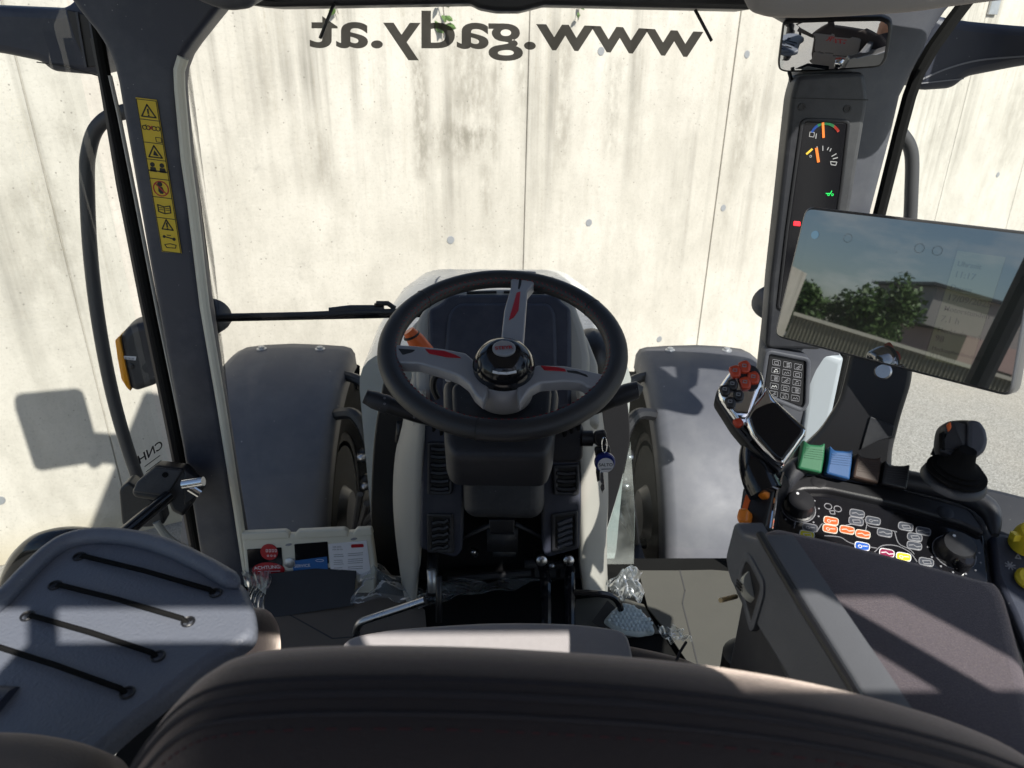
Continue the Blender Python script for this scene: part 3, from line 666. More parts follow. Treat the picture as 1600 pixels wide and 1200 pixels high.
# membrane keypad low on the right pillar
kp = Pl(Py(1230, 590, 1.318), (-.12, -1, .06))
ko = fil(kp.tr([(1202, 553), (1258, 564), (1256, 628), (1252, 636), (1193, 612)]), .004)
keyp = T_('keypad', MB().pad(kp, ko, -.03, 0, .002), 'plastic_black')
T_('keypad_surround', MB().rimframe(kp, inset(ko if area(ko) > 0 else ko[::-1], -.010), .009, -.03, .006, .003), 'plastic_grey', keyp)
for i in range(5):
    for j in range(3):
        x0 = 1206 + j * 17 - i * 1.2 + 1; y0 = 561 + i * 12.2 + j * 3.3
        po_ = fil(kp.tr([(x0, y0), (x0 + 13, y0 + 2.4), (x0 + 12.4, y0 + 11), (x0 - .6, y0 + 9)]), .002)
        ky = T_('key', MB().rimframe(kp, po_, .0007, 0, .0007, .0002), 'grey_mark', keyp, smooth=0)
        sm = MB(); cx, cy = x0 + 6.2, y0 + 5.6; b_ = (i in (1, 3) and j == 0)
        kind_ = (i * 3 + j) % 5
        if kind_ == 0: sm.strip(kp, kp.tr([(cx - 3, cy - 2), (cx + 3, cy - 1.4), (cx + 3, cy + 3), (cx - 3, cy + 2)]), .0008, .0007, 0, True)
        elif kind_ == 1:
            for q in (-2, 0, 2): sm.strip(kp, kp.tr([(cx - 1, cy + q * 1.1), (cx + 4, cy + q * 1.1 + .6)]), .0012, .0007)
        elif kind_ == 2: sm.strip(kp, kp.tr([(cx - 3, cy + 2), (cx + 3, cy - 2)]), .0011, .0007); sm.strip(kp, kp.tr([(cx - 1, cy + 3), (cx + 4, cy)]), .0008, .0007)
        elif kind_ == 3: sm.rimframe(kp, circ(*kp.uv(cx - 1.6, cy + 1.4), .0018, 10), .0007, 0, .0007, .0002); sm.rimframe(kp, circ(*kp.uv(cx + 2.4, cy + 1.6), .0015, 10), .0006, 0, .0007, .0002); sm.strip(kp, kp.tr([(cx - 1, cy - 2), (cx + 2, cy - 1.5)]), .001, .0007)
        else: sm.strip(kp, kp.tr([(cx - 4, cy + 2), (cx - 2, cy - 1), (cx, cy + 1.5), (cx + 2, cy - 1), (cx + 4, cy + 2)]), .0008, .0007)
        T_('symbol', sm, 'white' if b_ else 'grey_mark', ky, smooth=0)

# ---- outside: side fairings with mirrors, grab rails, marker lamp
for s, outl in ((-1, [(-420, -5), (-40, 8), (100, 14), (122, -10), (160, 40), (166, 70), (168, 120), (120, 116), (78, 112), (62, 97), (0, 84), (-120, 70), (-420, 60)]),
                (1, [(1438, 10), (1470, 26), (1520, 34), (1600, 41), (1760, 50), (2050, 60), (2050, 100), (1760, 82), (1600, 104), (1512, 121), (1492, 139), (1434, 143), (1428, 80)])):
    fp = Pl(Py(80 if s < 0 else 1520, 70, 1.56), (-.15 * s, -1, -.05)); fo_ = fil(fp.tr(outl), .02, 4)
    fa = T_('side_fairing', MB().pad(fp, fo_, -.12, 0, .018, 4), 'plastic_blue')
    if s < 0:
        gr = [(104, 14), (146, 26), (160, 104), (138, 104), (118, 60)]
        T_('fairing_recess', MB().pad(fp, fil(fp.tr(gr), .004), -.02, .004, .002), 'plastic_black', fa)
        T_('fairing_trim', MB().strip(fp, fp.tr([(122, 20), (136, 104)]), .004, .009, 0).strip(fp, fp.tr([(142, 30), (148, 66)]), .004, .009, 0), 'plastic_grey', fa)
        T_('seam', MB().strip(fp, fp.tr([(58, 97), (100, 103), (166, 122)]), .002, .0015, 0), 'ink', fa)
    else:
        T_('seam', MB().strip(fp, fp.tr(spl([(1440, 124), (1480, 107), (1530, 94), (1600, 88)], 5)), .003, .002, 0).strip(fp, fp.tr([(1440, 130), (1505, 123)]), .002, .0015, 0), 'grey_mark', fa)
    # outside mirror, beyond the frame, whose shadow lies on the wall
    mc = V((-1.36, 1.70, 2.44)) if s < 0 else V((1.14, 1.32, 2.62))
    mp = Pl(mc, (-.35 * s, -1, 0)); mo = [(-.15, -.19), (.15, -.21), (.15, .19), (-.15, .20)]
    if s < 0: mo = [(-a, b) for a, b in mo]
    ms = T_('outside_mirror', MB().pad(mp, fil(mo, .045, 5), -.07, 0, .02, 3, True), 'plastic_black')
    T_('mirror_glass', MB().pad(mp, fil([(a * .9, b * .92) for a, b in mo], .04, 5), 0, .004, .002), 'mirror', ms)
    T_('mirror_arm', MB().tube([V((s * (1.28 if s > 0 else 1.12), 1.54, 2.50)), V((s * (1.27 if s > 0 else 1.2), (mc.y + 1.54) / 2, 2.50)), V((mc.x + .02, mc.y + .03, 2.46))], [.04, .035, .028], 10), 'plastic_black', ms)
T_('grab_rail', MB().tube(spl([Py(x, y, 1.52) for x, y in ((205, 172), (172, 182), (150, 202), (139, 235), (136, 275), (140, 380), (152, 490), (172, 600), (196, 690), (222, 765), (240, 810))], 6), .0145, 12), 'rail')
T_('grab_rail', MB().tube(spl([Py(x, y, 1.52) for x, y in ((1408, 208), (1420, 226), (1425, 250), (1424, 300), (1421, 360), (1412, 450), (1395, 540))] + [V((.72, 1.46, 2.02))], 6), .0135, 12), 'rail')
mlp = Pl(Py(212, 560, 1.80), (.25, -1, .1))
ml = T_('marker_lamp', MB().pad(mlp, fil(mlp.tr([(186, 526), (203, 508), (232, 504), (262, 506), (268, 590), (240, 604), (212, 613), (200, 606), (190, 560)]), .02, 5), -.09, 0, .02, 4), 'plastic_dark')
T_('orange_lens', MB().pad(mlp, fil(mlp.tr([(180, 531), (187, 525), (205, 611), (199, 606), (190, 592), (184, 560)]), .004, 3), -.07, .006, .004, 3), 'orange_lens', ml)
bs = T_('barcode_sticker', MB().prism(mlp, mlp.tr([(193, 556), (213, 557), (212, 563), (193, 561)]), 0, .0012), 'paper', ml, smooth=0)
T_('lamp_cap', MB().rev([(.008, 0), (.008, .002), (.005, .003), (.001, .003)], mlp.pt(*mlp.uv(205, 572)), mlp.n, 14), 'plastic_black', ml)
bc = MB()
for q in range(7): bc.strip(mlp, mlp.tr([(196 + q * 2.2, 558 + q * .15), (196 + q * 2.2, 561 + q * .15)]), .0012, .0018, .001)
T_('barcode', bc, 'ink', bs, smooth=0)
# left door glass with the maker's etched stamp
gd = MB().add([V((-.745, 1.40, FL)), V((-.745, .15, FL)), V((-.745, .15, 2.72)), V((-.745, 1.40, 2.72))], [(0, 1, 2, 3)])
dg_ = T_('left_door_glass', gd, 'side_glass', smooth=0, recalc=False)
gq = Pl(Px(232, 712, -.742), (1, 0, 0)); tmb = MB(); a, b = gq.uv(236, 716)
q0, q1 = V(gq.uv(222, 722)), V(gq.uv(250, 702)); q2 = V(gq.uv(228, 742)); du = (q1 - q0); dv = (q0 - q2)
vs, fs = text_mesh('CNH', 1.0, .012); tmb.add([gq.pt(*(q0 + du * (.5 - p.x * .62) + dv * (p.y * .85)), .001) for p in vs], fs)
for q in range(3): tmb.strip(gq, [tuple(q0 - dv * (.4 + .4 * q) + du * .05), tuple(q0 - dv * (.4 + .4 * q) + du * .9)], .0014, .001)
T_('glass_stamp', tmb, 'ink', dg_, smooth=0)
gd = MB().add([V((.745, 1.40, FL)), V((.745, .15, FL)), V((.745, .15, 2.72)), V((.745, 1.40, 2.72))], [(0, 1, 2, 3)])
T_('right_door_glass', gd, 'side_glass', smooth=0, recalc=False)
# door latch with its striker pin, and the gas strut
lb_ = Pl(Py(255, 765, 1.30), (.25, -.9, .35))
lk = T_('door_latch', MB().pad(lb_, fil(lb_.tr([(205, 770), (214, 752), (243, 727), (288, 732), (300, 745), (300, 790), (285, 808), (268, 800), (262, 786), (210, 778)]), .006, 4), -.06, 0, .008, 3), 'plastic_black')
T_('latch_face', MB().pad(lb_, fil(lb_.tr([(214, 753), (243, 729), (287, 734), (262, 775), (208, 768)]), .005, 3), 0, .006, .004), 'plastic_dark', lk)
T_('latch_cap', MB().rev([(.006, 0), (.006, .002), (.003, .0025), (.001, .001)], lb_.pt(*lb_.uv(259, 741), .006), lb_.n, 14), 'rubber', lk)
T_('latch_housing', MB().pad(Pl(Py(205, 790, 1.36), (.2, -1, .2)), fil(Pl(Py(205, 790, 1.36), (.2, -1, .2)).tr([(185, 765), (200, 752), (250, 790), (258, 820), (230, 825), (190, 822)]), .01), -.05, 0, .006), 'plastic_black', lk)
T_('striker_pin', MB().tube([Py(286, 757, 1.27), Py(318, 752, 1.27)], .010, 12).tube([Py(296, 762, 1.27), Py(312, 772, 1.27)], .008, 10), 'chrome', lk)
T_('striker_mount', MB().pad(lb_, fil(lb_.tr([(288, 733), (310, 748), (318, 765), (305, 778), (288, 790)]), .005), -.03, .004, .003), 'plastic_black', lk)
T_('gas_strut', MB().tube([Py(180, 845, 1.12), Py(262, 776, 1.28)], .0135, 14), 'plastic_gloss')
T_('strut_rod', MB().tube([Py(174, 852, 1.12), Py(255, 779, 1.27)], .006, 10), 'steel')
T_('door_pull', MB().tube(spl([Py(x, y, .95) for x, y in ((14, 960), (30, 900), (52, 866), (85, 850), (140, 850), (190, 870))] + [V((-.745, 1.12, 1.55))], 6), .026, 14), 'plastic_gloss')
T_('door_tube', MB().tube(spl([Py(x, y, 1.36) for x, y in ((244, 815), (258, 835), (276, 850), (300, 862))], 5), .009, 10), 'plastic_light')

# ---- wiper and blind hooks
wp = T_('wiper', MB().tube([on_ws(338, 495, .04), on_ws(480, 492, .03), on_ws(570, 488, .02), on_ws(668, 486, .02)], .0075, 8), 'plastic_black')
T_('wiper_blade', MB().tube([on_ws(338, 500, .012), on_ws(668, 493, .012)], .004, 6), 'rubber', wp)
T_('wiper_joint', MB().tube([on_ws(515, 487, .03), on_ws(548, 483, .03), on_ws(600, 483, .03)], .010, 8).tube([on_ws(588, 474, .03), on_ws(606, 474, .03), on_ws(617, 482, .03)], .006, 8).tube([on_ws(588, 474, .03), on_ws(588, 486, .03)], .005, 6), 'plastic_black', wp)
for a, b in (((522, 5), (500, 60)), ((1086, 15), (1112, 64))):
    T_('blind_hook', MB().tube([Py(*a, 1.36), Py(*b, 1.36)], .0028, 8), 'plastic_black')

# ---- roof, headliner, pillars behind (they shade the cab)
T_('roof', MB().box((0, .73, 2.93), (1.60, 1.70, .10)), 'plastic_grey', bevel=.03)
hl = Pl(Py(780, 8, 1.385), (0, -1, 0))
T_('blind_case', MB().pad(hl, fil(hl.tr([(395, -80), (395, 9), (430, 12), (735, 7), (748, 14), (775, 19), (812, 19), (835, 13), (850, 9), (1168, 16), (1168, -80)]), .004), -.06, .02, .008), 'plastic_black')
lob = Pl(Py(370, 0, 1.26), (0, -1, -.2))
T_('headliner_corner', MB().pad(lob, fil(lob.tr([(280, -60), (300, -5), (335, 10), (360, 17), (392, 13), (404, 2), (404, -60)]), .02), -.1, .02, .02, 4), 'plastic_grey')
rb = Pl(Py(1300, 5, 1.20), (-.1, -1, -.35))
mat('headliner', (.27, .26, .26), .95, bump=.6, bscale=700, var=.12, sheen=.3)
T_('headliner_corner', MB().pad(rb, fil(rb.tr([(1160, -90), (1165, 4), (1172, 20), (1200, 29), (1260, 30), (1330, 27), (1420, 21), (1500, 10), (1580, 0), (1700, -20), (1700, -90)]), .02, 5), -.12, .02, .03, 5), 'headliner')
T_('headliner', MB().box((0, .60, 2.868), (1.50, 1.40, .02)), 'headliner', bevel=.006)
for s in (-1, 1):
    T_('rear_pillar', MB().tube([V((s * 1.02, -.16, 1.4)), V((s * .92, -.14, 2.2)), V((s * .765, -.12, 2.92))], .055, 12), 'plastic_dark')
    T_('rear_window_frame', MB().tube([V((s * .80, -.13, 1.7)), V((s * .70, -.12, 2.44)), V((s * .615, -.11, 2.88))], .017, 8), 'plastic_black')
    T_('door_post', MB().tube([V((s * .98, .12, 1.3)), V((s * .94, .10, 2.1)), V((s * .80, .13, 2.9))], .035, 10), 'plastic_dark')
T_('rear_roof_trim', MB().box((0, -.12, 2.84), (1.5, .04, .115)), 'plastic_dark', bevel=.008)
bc_ = T_('shadow_roll', MB().tube([V((-.10, -.12, 2.60)), V((.34, -.12, 2.60))], .075, 16), 'plastic_dark')  # roll, bar and brackets added behind the camera to shade seat and desk
T_('shadow_bar', MB().tube([V((.30, -.12, 2.575)), V((.70, -.12, 2.575))], .045, 14), 'plastic_dark', bc_)
for x in (-.06, .30): T_('shadow_roll_bracket', MB().box((x, -.12, 2.76), (.012, .03, .23)), 'plastic_black', bc_)
# ---- dash cowl, console body, steering column
cw = Pl(Py(780, 560, 1.36), (0, -.72, .69))
back = fil(cw.tr([(648, 500), (668, 466), (690, 450), (780, 446), (870, 448), (897, 464), (915, 510), (925, 560), (915, 660), (650, 660), (648, 560)]), .02)
dash = T_('dash_cowl', MB().pad(cw, back, -.10, -.004, .02, 4), 'plastic_light')
T_('cowl_cover', MB().pad(cw, fil(cw.tr([(668, 484), (690, 474), (700, 460), (870, 460), (880, 474), (893, 482), (893, 640), (672, 640)]), .012), -.02, .006, .010, 4), 'plastic_blue', dash)
T_('cowl_panel', MB().pad(cw, fil(cw.tr([(700, 492), (716, 476), (858, 476), (868, 492), (872, 620), (690, 620)]), .016), 0, .012, .008, 4), 'plastic_blue', dash)
T_('cowl_slot', MB().strip(cw, cw.tr([(730, 457), (775, 456)]), .004, .001, -.004).strip(cw, cw.tr([(788, 456), (850, 457)]), .004, .001, -.004), 'ink', dash)
T_('cowl_side', MB().pad(cw, fil(cw.tr([(640, 500), (662, 480), (668, 560), (668, 660), (640, 660)]), .01), -.14, -.02, .02), 'plastic_light', dash)
T_('cowl_side', MB().pad(cw, fil(cw.tr([(898, 482), (922, 520), (938, 560), (942, 660), (896, 660)]), .01), -.14, -.02, .02), 'plastic_light', dash)
T_('dark_housing', MB().ball(Py(925, 555, 1.5), .05, .08, .06), 'plastic_black')
# console body
cy_ = 1.27
def flank(inner, outer, yi, yo, n=8):
    I = spl([Py(x, y, yi) for x, y in inner], n); O = spl([Py(x, y, yo) for x, y in outer], n); m = min(len(I), len(O)); rings = []
    for i in range(m):
        a, b = I[i], O[i]; bz = V((b.x, a.y + (b.y - a.y) * .25, (a.z + b.z) / 2)); rings.append([((1 - t) ** 2) * a + 2 * t * (1 - t) * bz + t * t * b for t in [k / 8 for k in range(9)]])
    return MB().loft(rings, closed=False, caps=False)
con = T_('console_body', flank([(664, 610), (662, 680), (660, 740), (660, 800), (657, 866), (652, 910), (648, 945)], [(646, 590), (634, 650), (622, 700), (618, 760), (622, 820), (630, 880), (640, 935)], cy_, 1.44), 'plastic_light', smooth=60, solid=.006)
T_('console_flank', flank([(902, 610), (905, 680), (907, 740), (907, 800), (905, 862), (907, 892), (912, 925)], [(930, 590), (938, 650), (944, 700), (946, 760), (944, 820), (944, 880), (946, 915)], cy_, 1.44), 'plastic_light', con, smooth=60, solid=.006)
ci = Pl(Py(690, 760, cy_ - .004), (0, -1, .12))
T_('inner_panel', MB().pad(ci, fil(ci.tr([(658, 630), (726, 630), (724, 800), (722, 862), (712, 872), (656, 858)]), .008), -.05, 0, .006), 'plastic_blue', con)
T_('inner_panel', MB().pad(ci, fil(ci.tr([(846, 700), (908, 690), (908, 800), (906, 858), (856, 872), (848, 864)]), .008), -.05, 0, .006), 'plastic_blue', con)
hp = Pl(Py(786, 760, 1.19), (0, -1, .15))
hmp = T_('column_cover', MB().pad(hp, fil(hp.tr([(721, 712), (732, 700), (845, 700), (852, 712), (852, 798), (846, 812), (832, 818), (738, 816), (724, 806)]), .022, 5), -.10, 0, .03, 6), 'plastic_dark')
T_('cover_slot', MB().pad(hp, hp.tr([(764, 815), (804, 815), (803, 838), (766, 838)]), -.04, -.006, .002).strip(hp, hp.tr([(766, 836), (803, 836)]), .003, -.003, -.006), 'plastic_black', hmp)
fw = Pl(Py(780, 900, 1.40), (0, -1, 0))
T_('footwell', MB().prism(fw, fw.tr([(648, 660), (925, 660), (925, 970), (640, 970)]), -.03, 0), 'plastic_black')
T_('footwell_bracket', MB().tube([Py(700, 850, 1.3), Py(770, 818, 1.3)], .006, 8).tube([Py(870, 850, 1.3), Py(806, 818, 1.3)], .006, 8).tube([Py(770, 862, 1.32), Py(806, 862, 1.32)], .012, 8).box(Py(785, 835, 1.32), (.07, .05, .06)), 'plastic_dark')
def vent(outl, lou, pl, lm='plastic_black', r=.006):
    o = fil(pl.tr(outl), r); o = o if area(o) > 0 else o[::-1]
    f = T_('air_vent', MB().rimframe(pl, o, .0075, -.01, .006, .003), 'plastic_dark', con)
    T_('vent_recess', MB().prism(pl, inset(o, .006), -.004, .0012), 'ink', f, smooth=0)
    lb = MB()
    for pts in lou: lb.tube([pl.pt(*pl.uv(*p), .003) for p in pts], .0052, 6)
    T_('vent_louvre', lb, lm, f)
vent([(668, 690), (706, 690), (708, 766), (704, 772), (668, 772)], [[(674, y), (688, y + 2), (701, y)] for y in (700, 712, 725, 737, 750, 762)], ci)
vent([(667, 801), (708, 802), (710, 863), (668, 862)], [[(676, y + 5), (686, y + 2), (694, y + 3), (701, y - 1)] for y in (812, 822, 832, 842, 852)], ci)
vent([(863, 726), (905, 724), (905, 770), (900, 773), (865, 772)], [[(870, y), (885, y + 2), (899, y)] for y in (738, 750, 762)], ci)
vent([(862, 802), (903, 796), (902, 855), (862, 863)], [[(872, y + 6), (884, y + 1), (894, y - 2)] for y in (812, 821, 830, 839, 848)], ci, 'plastic_grey')  # lighter louvres: the light falling on this vent is put into their colour
# tall dark posts either side of the console and the wet strip of lower glass
def post(name, l, r, y0, m, d=.03, **k):
    mb = MB(); L = spl([Py(*p, y0) for p in l], 5); Q = spl([Py(*p, y0) for p in r], 5); nn = min(len(L), len(Q))
    mb.loft([[L[i], Q[i], Q[i] + V((0, d, 0)), L[i] + V((0, d, 0))] for i in range(nn)]); return T_(name, mb, m, **k)
post('screen_post', [(598, 600), (585, 680), (580, 760), (580, 840), (586, 900), (594, 930)], [(652, 600), (634, 680), (620, 750), (622, 820), (634, 890), (646, 930)], 1.45, 'plastic_black', bevel=.004)
post('screen_post', [(938, 620), (944, 680), (946, 720), (946, 780), (944, 810), (943, 835)], [(978, 610), (983, 650), (984, 690), (974, 740), (960, 790), (946, 835)], 1.45, 'plastic_black', bevel=.004)
gl = [(985, 690), (975, 740), (958, 800), (946, 840), (944, 915), (965, 905), (990, 900), (992, 800)]
gp = Pl(Py(965, 820, 1.455), (0, -1, 0)); T_('wet_glass', MB().prism(gp, gp.tr(gl), -.004, 0), 'glass_dirty', smooth=0)
T_('side_slot', MB().tube([Py(625, 660, 1.40), Py(622, 690, 1.40)], .008, 6).tube([Py(619, 736, 1.40), Py(622, 810, 1.40)], .007, 6), 'plastic_black')
# pedals
pd_ = T_('clutch_pedal', MB().tube([Py(676, 862, 1.30), Py(676, 930, 1.22)], .013, 8).tube([Py(686, 900, 1.2), Py(686, 972, 1.16)], .007, 8), 'plastic_black')
T_('pedal_rod', MB().tube(spl([Py(x, y, 1.16) for x, y in ((556, 992), (562, 974), (580, 966), (620, 953), (664, 938))], 5), .0085, 12), 'steel', pd_)
T_('pedal_spring', MB().tube([Py(674, 890, 1.24), Py(676, 925, 1.22)], .010, 10), 'zinc', pd_)
for x0, x1 in ((846, 853), (888, 890)):
    bp_ = T_('brake_pedal', MB().tube(spl([Py(x0 - 8, 868, 1.33), Py(x0 + 2, 885, 1.28), Py(x1, 915, 1.22), Py(x1, 985, 1.12)], 5), .012, 10), 'plastic_gloss')
    T_('pedal_pivot', MB().rev([(.012, 0), (.012, .01), (.006, .014), (.001, .014)], Py(x0, 874, 1.26), (0, -1, .3), 14), 'steel', bp_)
T_('throttle_pedal', MB().tube(spl([Py(x, y, 1.20) for x, y in ((896, 926), (925, 927), (950, 930), (964, 938), (970, 952))], 5), .0075, 10), 'plastic_gloss')
T_('pedal_bracket', MB().tube([Py(820, 880, 1.34), Py(900, 882, 1.34)], .012, 10).tube([Py(700, 905, 1.36), Py(830, 895, 1.36)], .009, 10).box(Py(852, 880, 1.36), (.05, .04, .05)).box(Py(892, 878, 1.36), (.05, .04, .06)).ball(Py(742, 864, 1.35), .01), 'plastic_dark')
for q in ((740, 862, 1.33, .008), (876, 856, 1.30, .007), (862, 884, 1.28, .009)): T_('pedal_bolt', MB().ball(Py(*q[:3]), q[3]), 'steel')

# ---- cream storage box at the foot of the windscreen, left
cp = Pl(Py(480, 865, 1.36), (0, -1, .18))
cb = T_('storage_box', MB().pad(cp, fil(cp.tr([(378, 841), (381, 840), (580, 832), (588, 890), (584, 935), (420, 935), (384, 905)]), .004), -.02, 0, .005), 'cream')
for q in ([(378, 832), (446, 829), (452, 833), (452, 841), (378, 844)], [(461, 834), (466, 829), (538, 826), (544, 830), (544, 838), (461, 841)], [(552, 832), (558, 826), (580, 825), (583, 835), (552, 838)]):
    T_('box_lid', MB().pad(cp, fil(cp.tr(q), .003), -.012, .004, .004), 'cream', cb)
def lab(name, outl, m, h=.0015, r=.003): return T_(name, MB().prism(cp, fil(cp.tr(outl), r), 0, h), m, cb, smooth=0)
lab('dark_window', [(386, 858), (440, 855), (443, 900), (390, 900)], 'plastic_gloss'); lab('dark_window', [(460, 850), (512, 846), (514, 880), (462, 882)], 'plastic_gloss')
s1 = T_('red_sticker', MB().prism(cp, circ(*cp.uv(421, 862), .0205, 28), 0, .0025), 'red', cb, smooth=0)
x1 = MB(); a, b = cp.uv(424, 860)
for q in range(4): x1.rimframe(cp, fil(rect(a - .012 + q * .007, b - .003, a - .0075 + q * .007, b + .0045), .001), .001, .0025, .0032, .0002)
for q in range(3): x1.rimframe(cp, circ(a - .008 + q * .008, b - .0125, .0026, 10), .001, .0025, .0032, .0002)
T_('sticker_print', x1, 'paper', s1, smooth=0)
s2 = T_('warning_label', MB().prism(cp, circ(*cp.uv(420, 890), .038, 32, .020), 0, .0022), 'red', cb, smooth=0)
x2 = MB(); text_on(x2, 'ACHTUNG:', cp, *cp.uv(419, 888), .0125, .003, .06, .01)
for q in range(3): a, b = cp.uv(421, 892 + q * 5); x2.strip(cp, [(a - .026 + q * .004, b), (a + .026 - q * .004, b + .001)], .0014, .003, .0022)
T_('label_print', x2, 'paper', s2, smooth=0)
s3 = lab('service_label', [(457, 876), (511, 869), (513, 892), (459, 893)], 'blue', .0024, .002)
x3 = MB(); text_on(x3, 'SERVICE', cp, *cp.uv(473, 885), .0105, .003, .06, .012); x3.rimframe(cp, circ(*cp.uv(500, 875), .010, 18, .0032), .0008, .0024, .003, .0002)
a, b = cp.uv(484, 892); x3.strip(cp, [(a - .012, b + .004), (a + .02, b + .005)], .001, .003, .0024)
T_('label_print', x3, 'paper', s3, smooth=0)
s4 = lab('white_label', [(513, 850), (573, 844), (580, 896), (518, 900)], 'paper', .002, .001)
x4 = MB(); x4.prism(cp, fil([(q[0], q[1]) for q in cp.tr([(549, 850), (568, 849), (569, 854), (549, 855)])], .003), .002, .003)
T_('label_logo', x4, 'red', s4, smooth=0); x5 = MB()
a, b = cp.uv(520, 855); text_on(x5, 'WIR SIND', cp, a, b, .0048, .003, .05, .02, 'LEFT'); a, b = cp.uv(520, 859); text_on(x5, 'FÜR SIE DA:', cp, a, b, .0048, .003, .05, .02, 'LEFT')
for yy in (866, 869, 875, 878, 881, 887, 890):
    x5.strip(cp, cp.tr([(522, yy), (534 + (yy * 7) % 4, yy - .6)]), .0007, .003, .002); x5.strip(cp, cp.tr([(544, yy - 1.6), (567 - (yy * 5) % 5, yy - 3)]), .0007, .003, .002)
T_('label_print', x5, 'grey_mark', s4, smooth=0)
T_('box_knob', MB().rev([(.013, 0), (.013, .003), (.008, .005), (.005, .006), (.001, .006)], cp.pt(*cp.uv(453, 879)), cp.n, 18), 'zinc', cb)
T_('box_slot', MB().pad(cp, circ(*cp.uv(451, 851), .008, 14, .0028, .2), -.002, .0015, .0005).pad(cp, circ(*cp.uv(553, 842), .008, 14, .0028, .2), -.002, .0015, .0005), 'grey_mark', cb)
# ================================================================== steering wheel
_cn = R(71); WN_ = V((0, -math.cos(_cn), math.sin(_cn)))
wc = Pd(786, 541, 1.146); wpl = Pl(wc, WN_, (0, 1, 0))
SW = thing('steering_wheel', wc - WN_ * .05, 'black leather steering wheel with three grey spokes and red inlays', 'steering wheel')
def S_(name, mb, m, parent=None, **k): return obj(name, mb, M[m], parent or SW, **k)
R0, r0 = .1835, .0168
tor = MB(); nn = 96; rings = []
for i in range(nn + 1):
    q = 2 * math.pi * i / nn; d = wpl.u * math.cos(q) + wpl.v * math.sin(q)
    gr = 1 + .06 * (max(0, math.cos(q * 1 - R(8))) ** 8 + max(0, math.cos(q - R(172))) ** 8)
    rings.append([wc + d * (R0 + r0 * gr * math.cos(t)) + WN_ * (r0 * .92 * gr * math.sin(t)) for t in [2 * math.pi * k / 20 for k in range(20)]])
tor.loft(rings, caps=False)
rim = S_('rim', tor, 'leather', smooth=80)
mat('thread_red', (.20, .012, .018), .8); mat('thread_dark', (.06, .012, .015), .9)
def on_rim(q, t, rr=1.0): d = wpl.u * math.cos(q) + wpl.v * math.sin(q); return wc + d * (R0 + r0 * rr * math.cos(t)) + WN_ * (r0 * .92 * rr * math.sin(t))
tb = MB()
for i in range(230):                                          # saddle stitch along the inside of the rim
    q = 2 * math.pi * i / 230; t = R(150 + (9 if i % 2 else -9)); a, b = on_rim(q - .009, t, 1.03), on_rim(q + .009, t + R(8 if i % 2 else -8), 1.03); tb.tube([a, b], .0007, 4)
S_('stitching', tb, 'thread_red', rim)
for qd in (33, 138, 258):
    q = R(qd); S_('rim_seam', MB().tube([on_rim(q, 2 * math.pi * k / 24, 1.005) for k in range(24)], .0011, 5, closed=True), 'ink', rim)
def spoke(outl, red, slits, h0=-.012, h1=.010):
    sp = S_('spoke', MB().pad(wpl, fil(wpl.tr(outl), .004, 4), h0, h1, .004, 4, True), 'spoke')
    S_('red_inlay', MB().pad(wpl, fil(wpl.tr(red), .0015, 3), h1 - .002, h1 + .0012, .0008, 2), 'red', sp)
    for s_ in slits: S_('slit', MB().pad(wpl, fil(wpl.tr(s_), .002, 3), h1 - .004, h1 + .0006, .0004, 1), 'ink', sp)
spoke([(612, 545), (640, 546), (690, 551), (728, 558), (744, 572), (758, 590), (764, 610), (756, 634), (742, 622), (732, 605), (716, 593), (690, 584), (655, 574), (625, 573), (614, 560)],
      [(665, 553), (695, 556), (712, 562), (721, 567), (700, 566), (671, 560)], [[(623, 552), (650, 554), (645, 558), (630, 562)]])
spoke([(796, 428), (838, 430), (834, 450), (824, 462), (822, 490), (818, 545), (782, 545), (788, 490), (799, 452)],
      [(807, 465), (813, 463), (810, 492), (803, 503), (795, 508), (797, 500)], [[(812, 434), (816, 434), (814, 452), (811, 460), (809, 458)]])
spoke([(826, 588), (838, 577), (880, 578), (912, 584), (944, 592), (944, 612), (918, 612), (908, 604), (880, 602), (845, 605), (828, 614), (812, 636), (806, 610)],
      [(844, 579), (868, 581), (882, 584), (884, 588), (850, 586)], [[(884, 586), (900, 587), (916, 593), (918, 597), (904, 592), (886, 589)]])
hubc = wpl.pt(*wpl.uv(787, 583))
hub = S_('hub', MB().rev([(.02, -.05), (.046, -.045), (.051, -.02), (.051, .0), (.048, .007)], hubc, WN_, 40), 'spoke')
S_('hub_cap', MB().rev([(.046, .0), (.0475, .008), (.0465, .020), (.043, .032), (.036, .042), (.026, .048), (.0235, .049), (.0001, .050)], hubc, WN_, 44), 'plastic_gloss', hub, smooth=60)
dpl = Pl(hubc + WN_ * .0495, WN_, (0, 1, 0))
for s in (-1, 1):
    c_ = hubc + WN_ * .026 + wpl.u * s * .036 - wpl.v * .010; nn_ = (WN_ * .45 + wpl.u * s * .85 - wpl.v * .15).normalized()
    S_('hub_button', MB().rimframe(Pl(c_, nn_, (0, 1, 0)), circ(0, 0, .012, 24, .017), .002, 0, .0065, .001), 'plastic_black', hub)
em = S_('emblem', MB().rev([(.0175, 0), (.0175, .002), (.016, .0028), (.0145, .0022), (.0001, .0022)], dpl.o, WN_, 36), 'spoke', hub)
eb = MB(); text_on(eb, 'STEYR', dpl, 0, -.0032, .0095, .0032, R(6), .03); S_('emblem_text', eb, 'red', em, smooth=0)
lbp = Pl(hubc + WN_ * .037 - wpl.v * .039, (WN_ * .75 - wpl.v * .66).normalized(), (0, 1, 0))
S_('light_strip', MB().strip(lbp, [(-.016, .0015), (-.008, -.0005), (.004, -.001), (.017, .0015)], .0034, .006, -.002), 'white', hub, smooth=0)

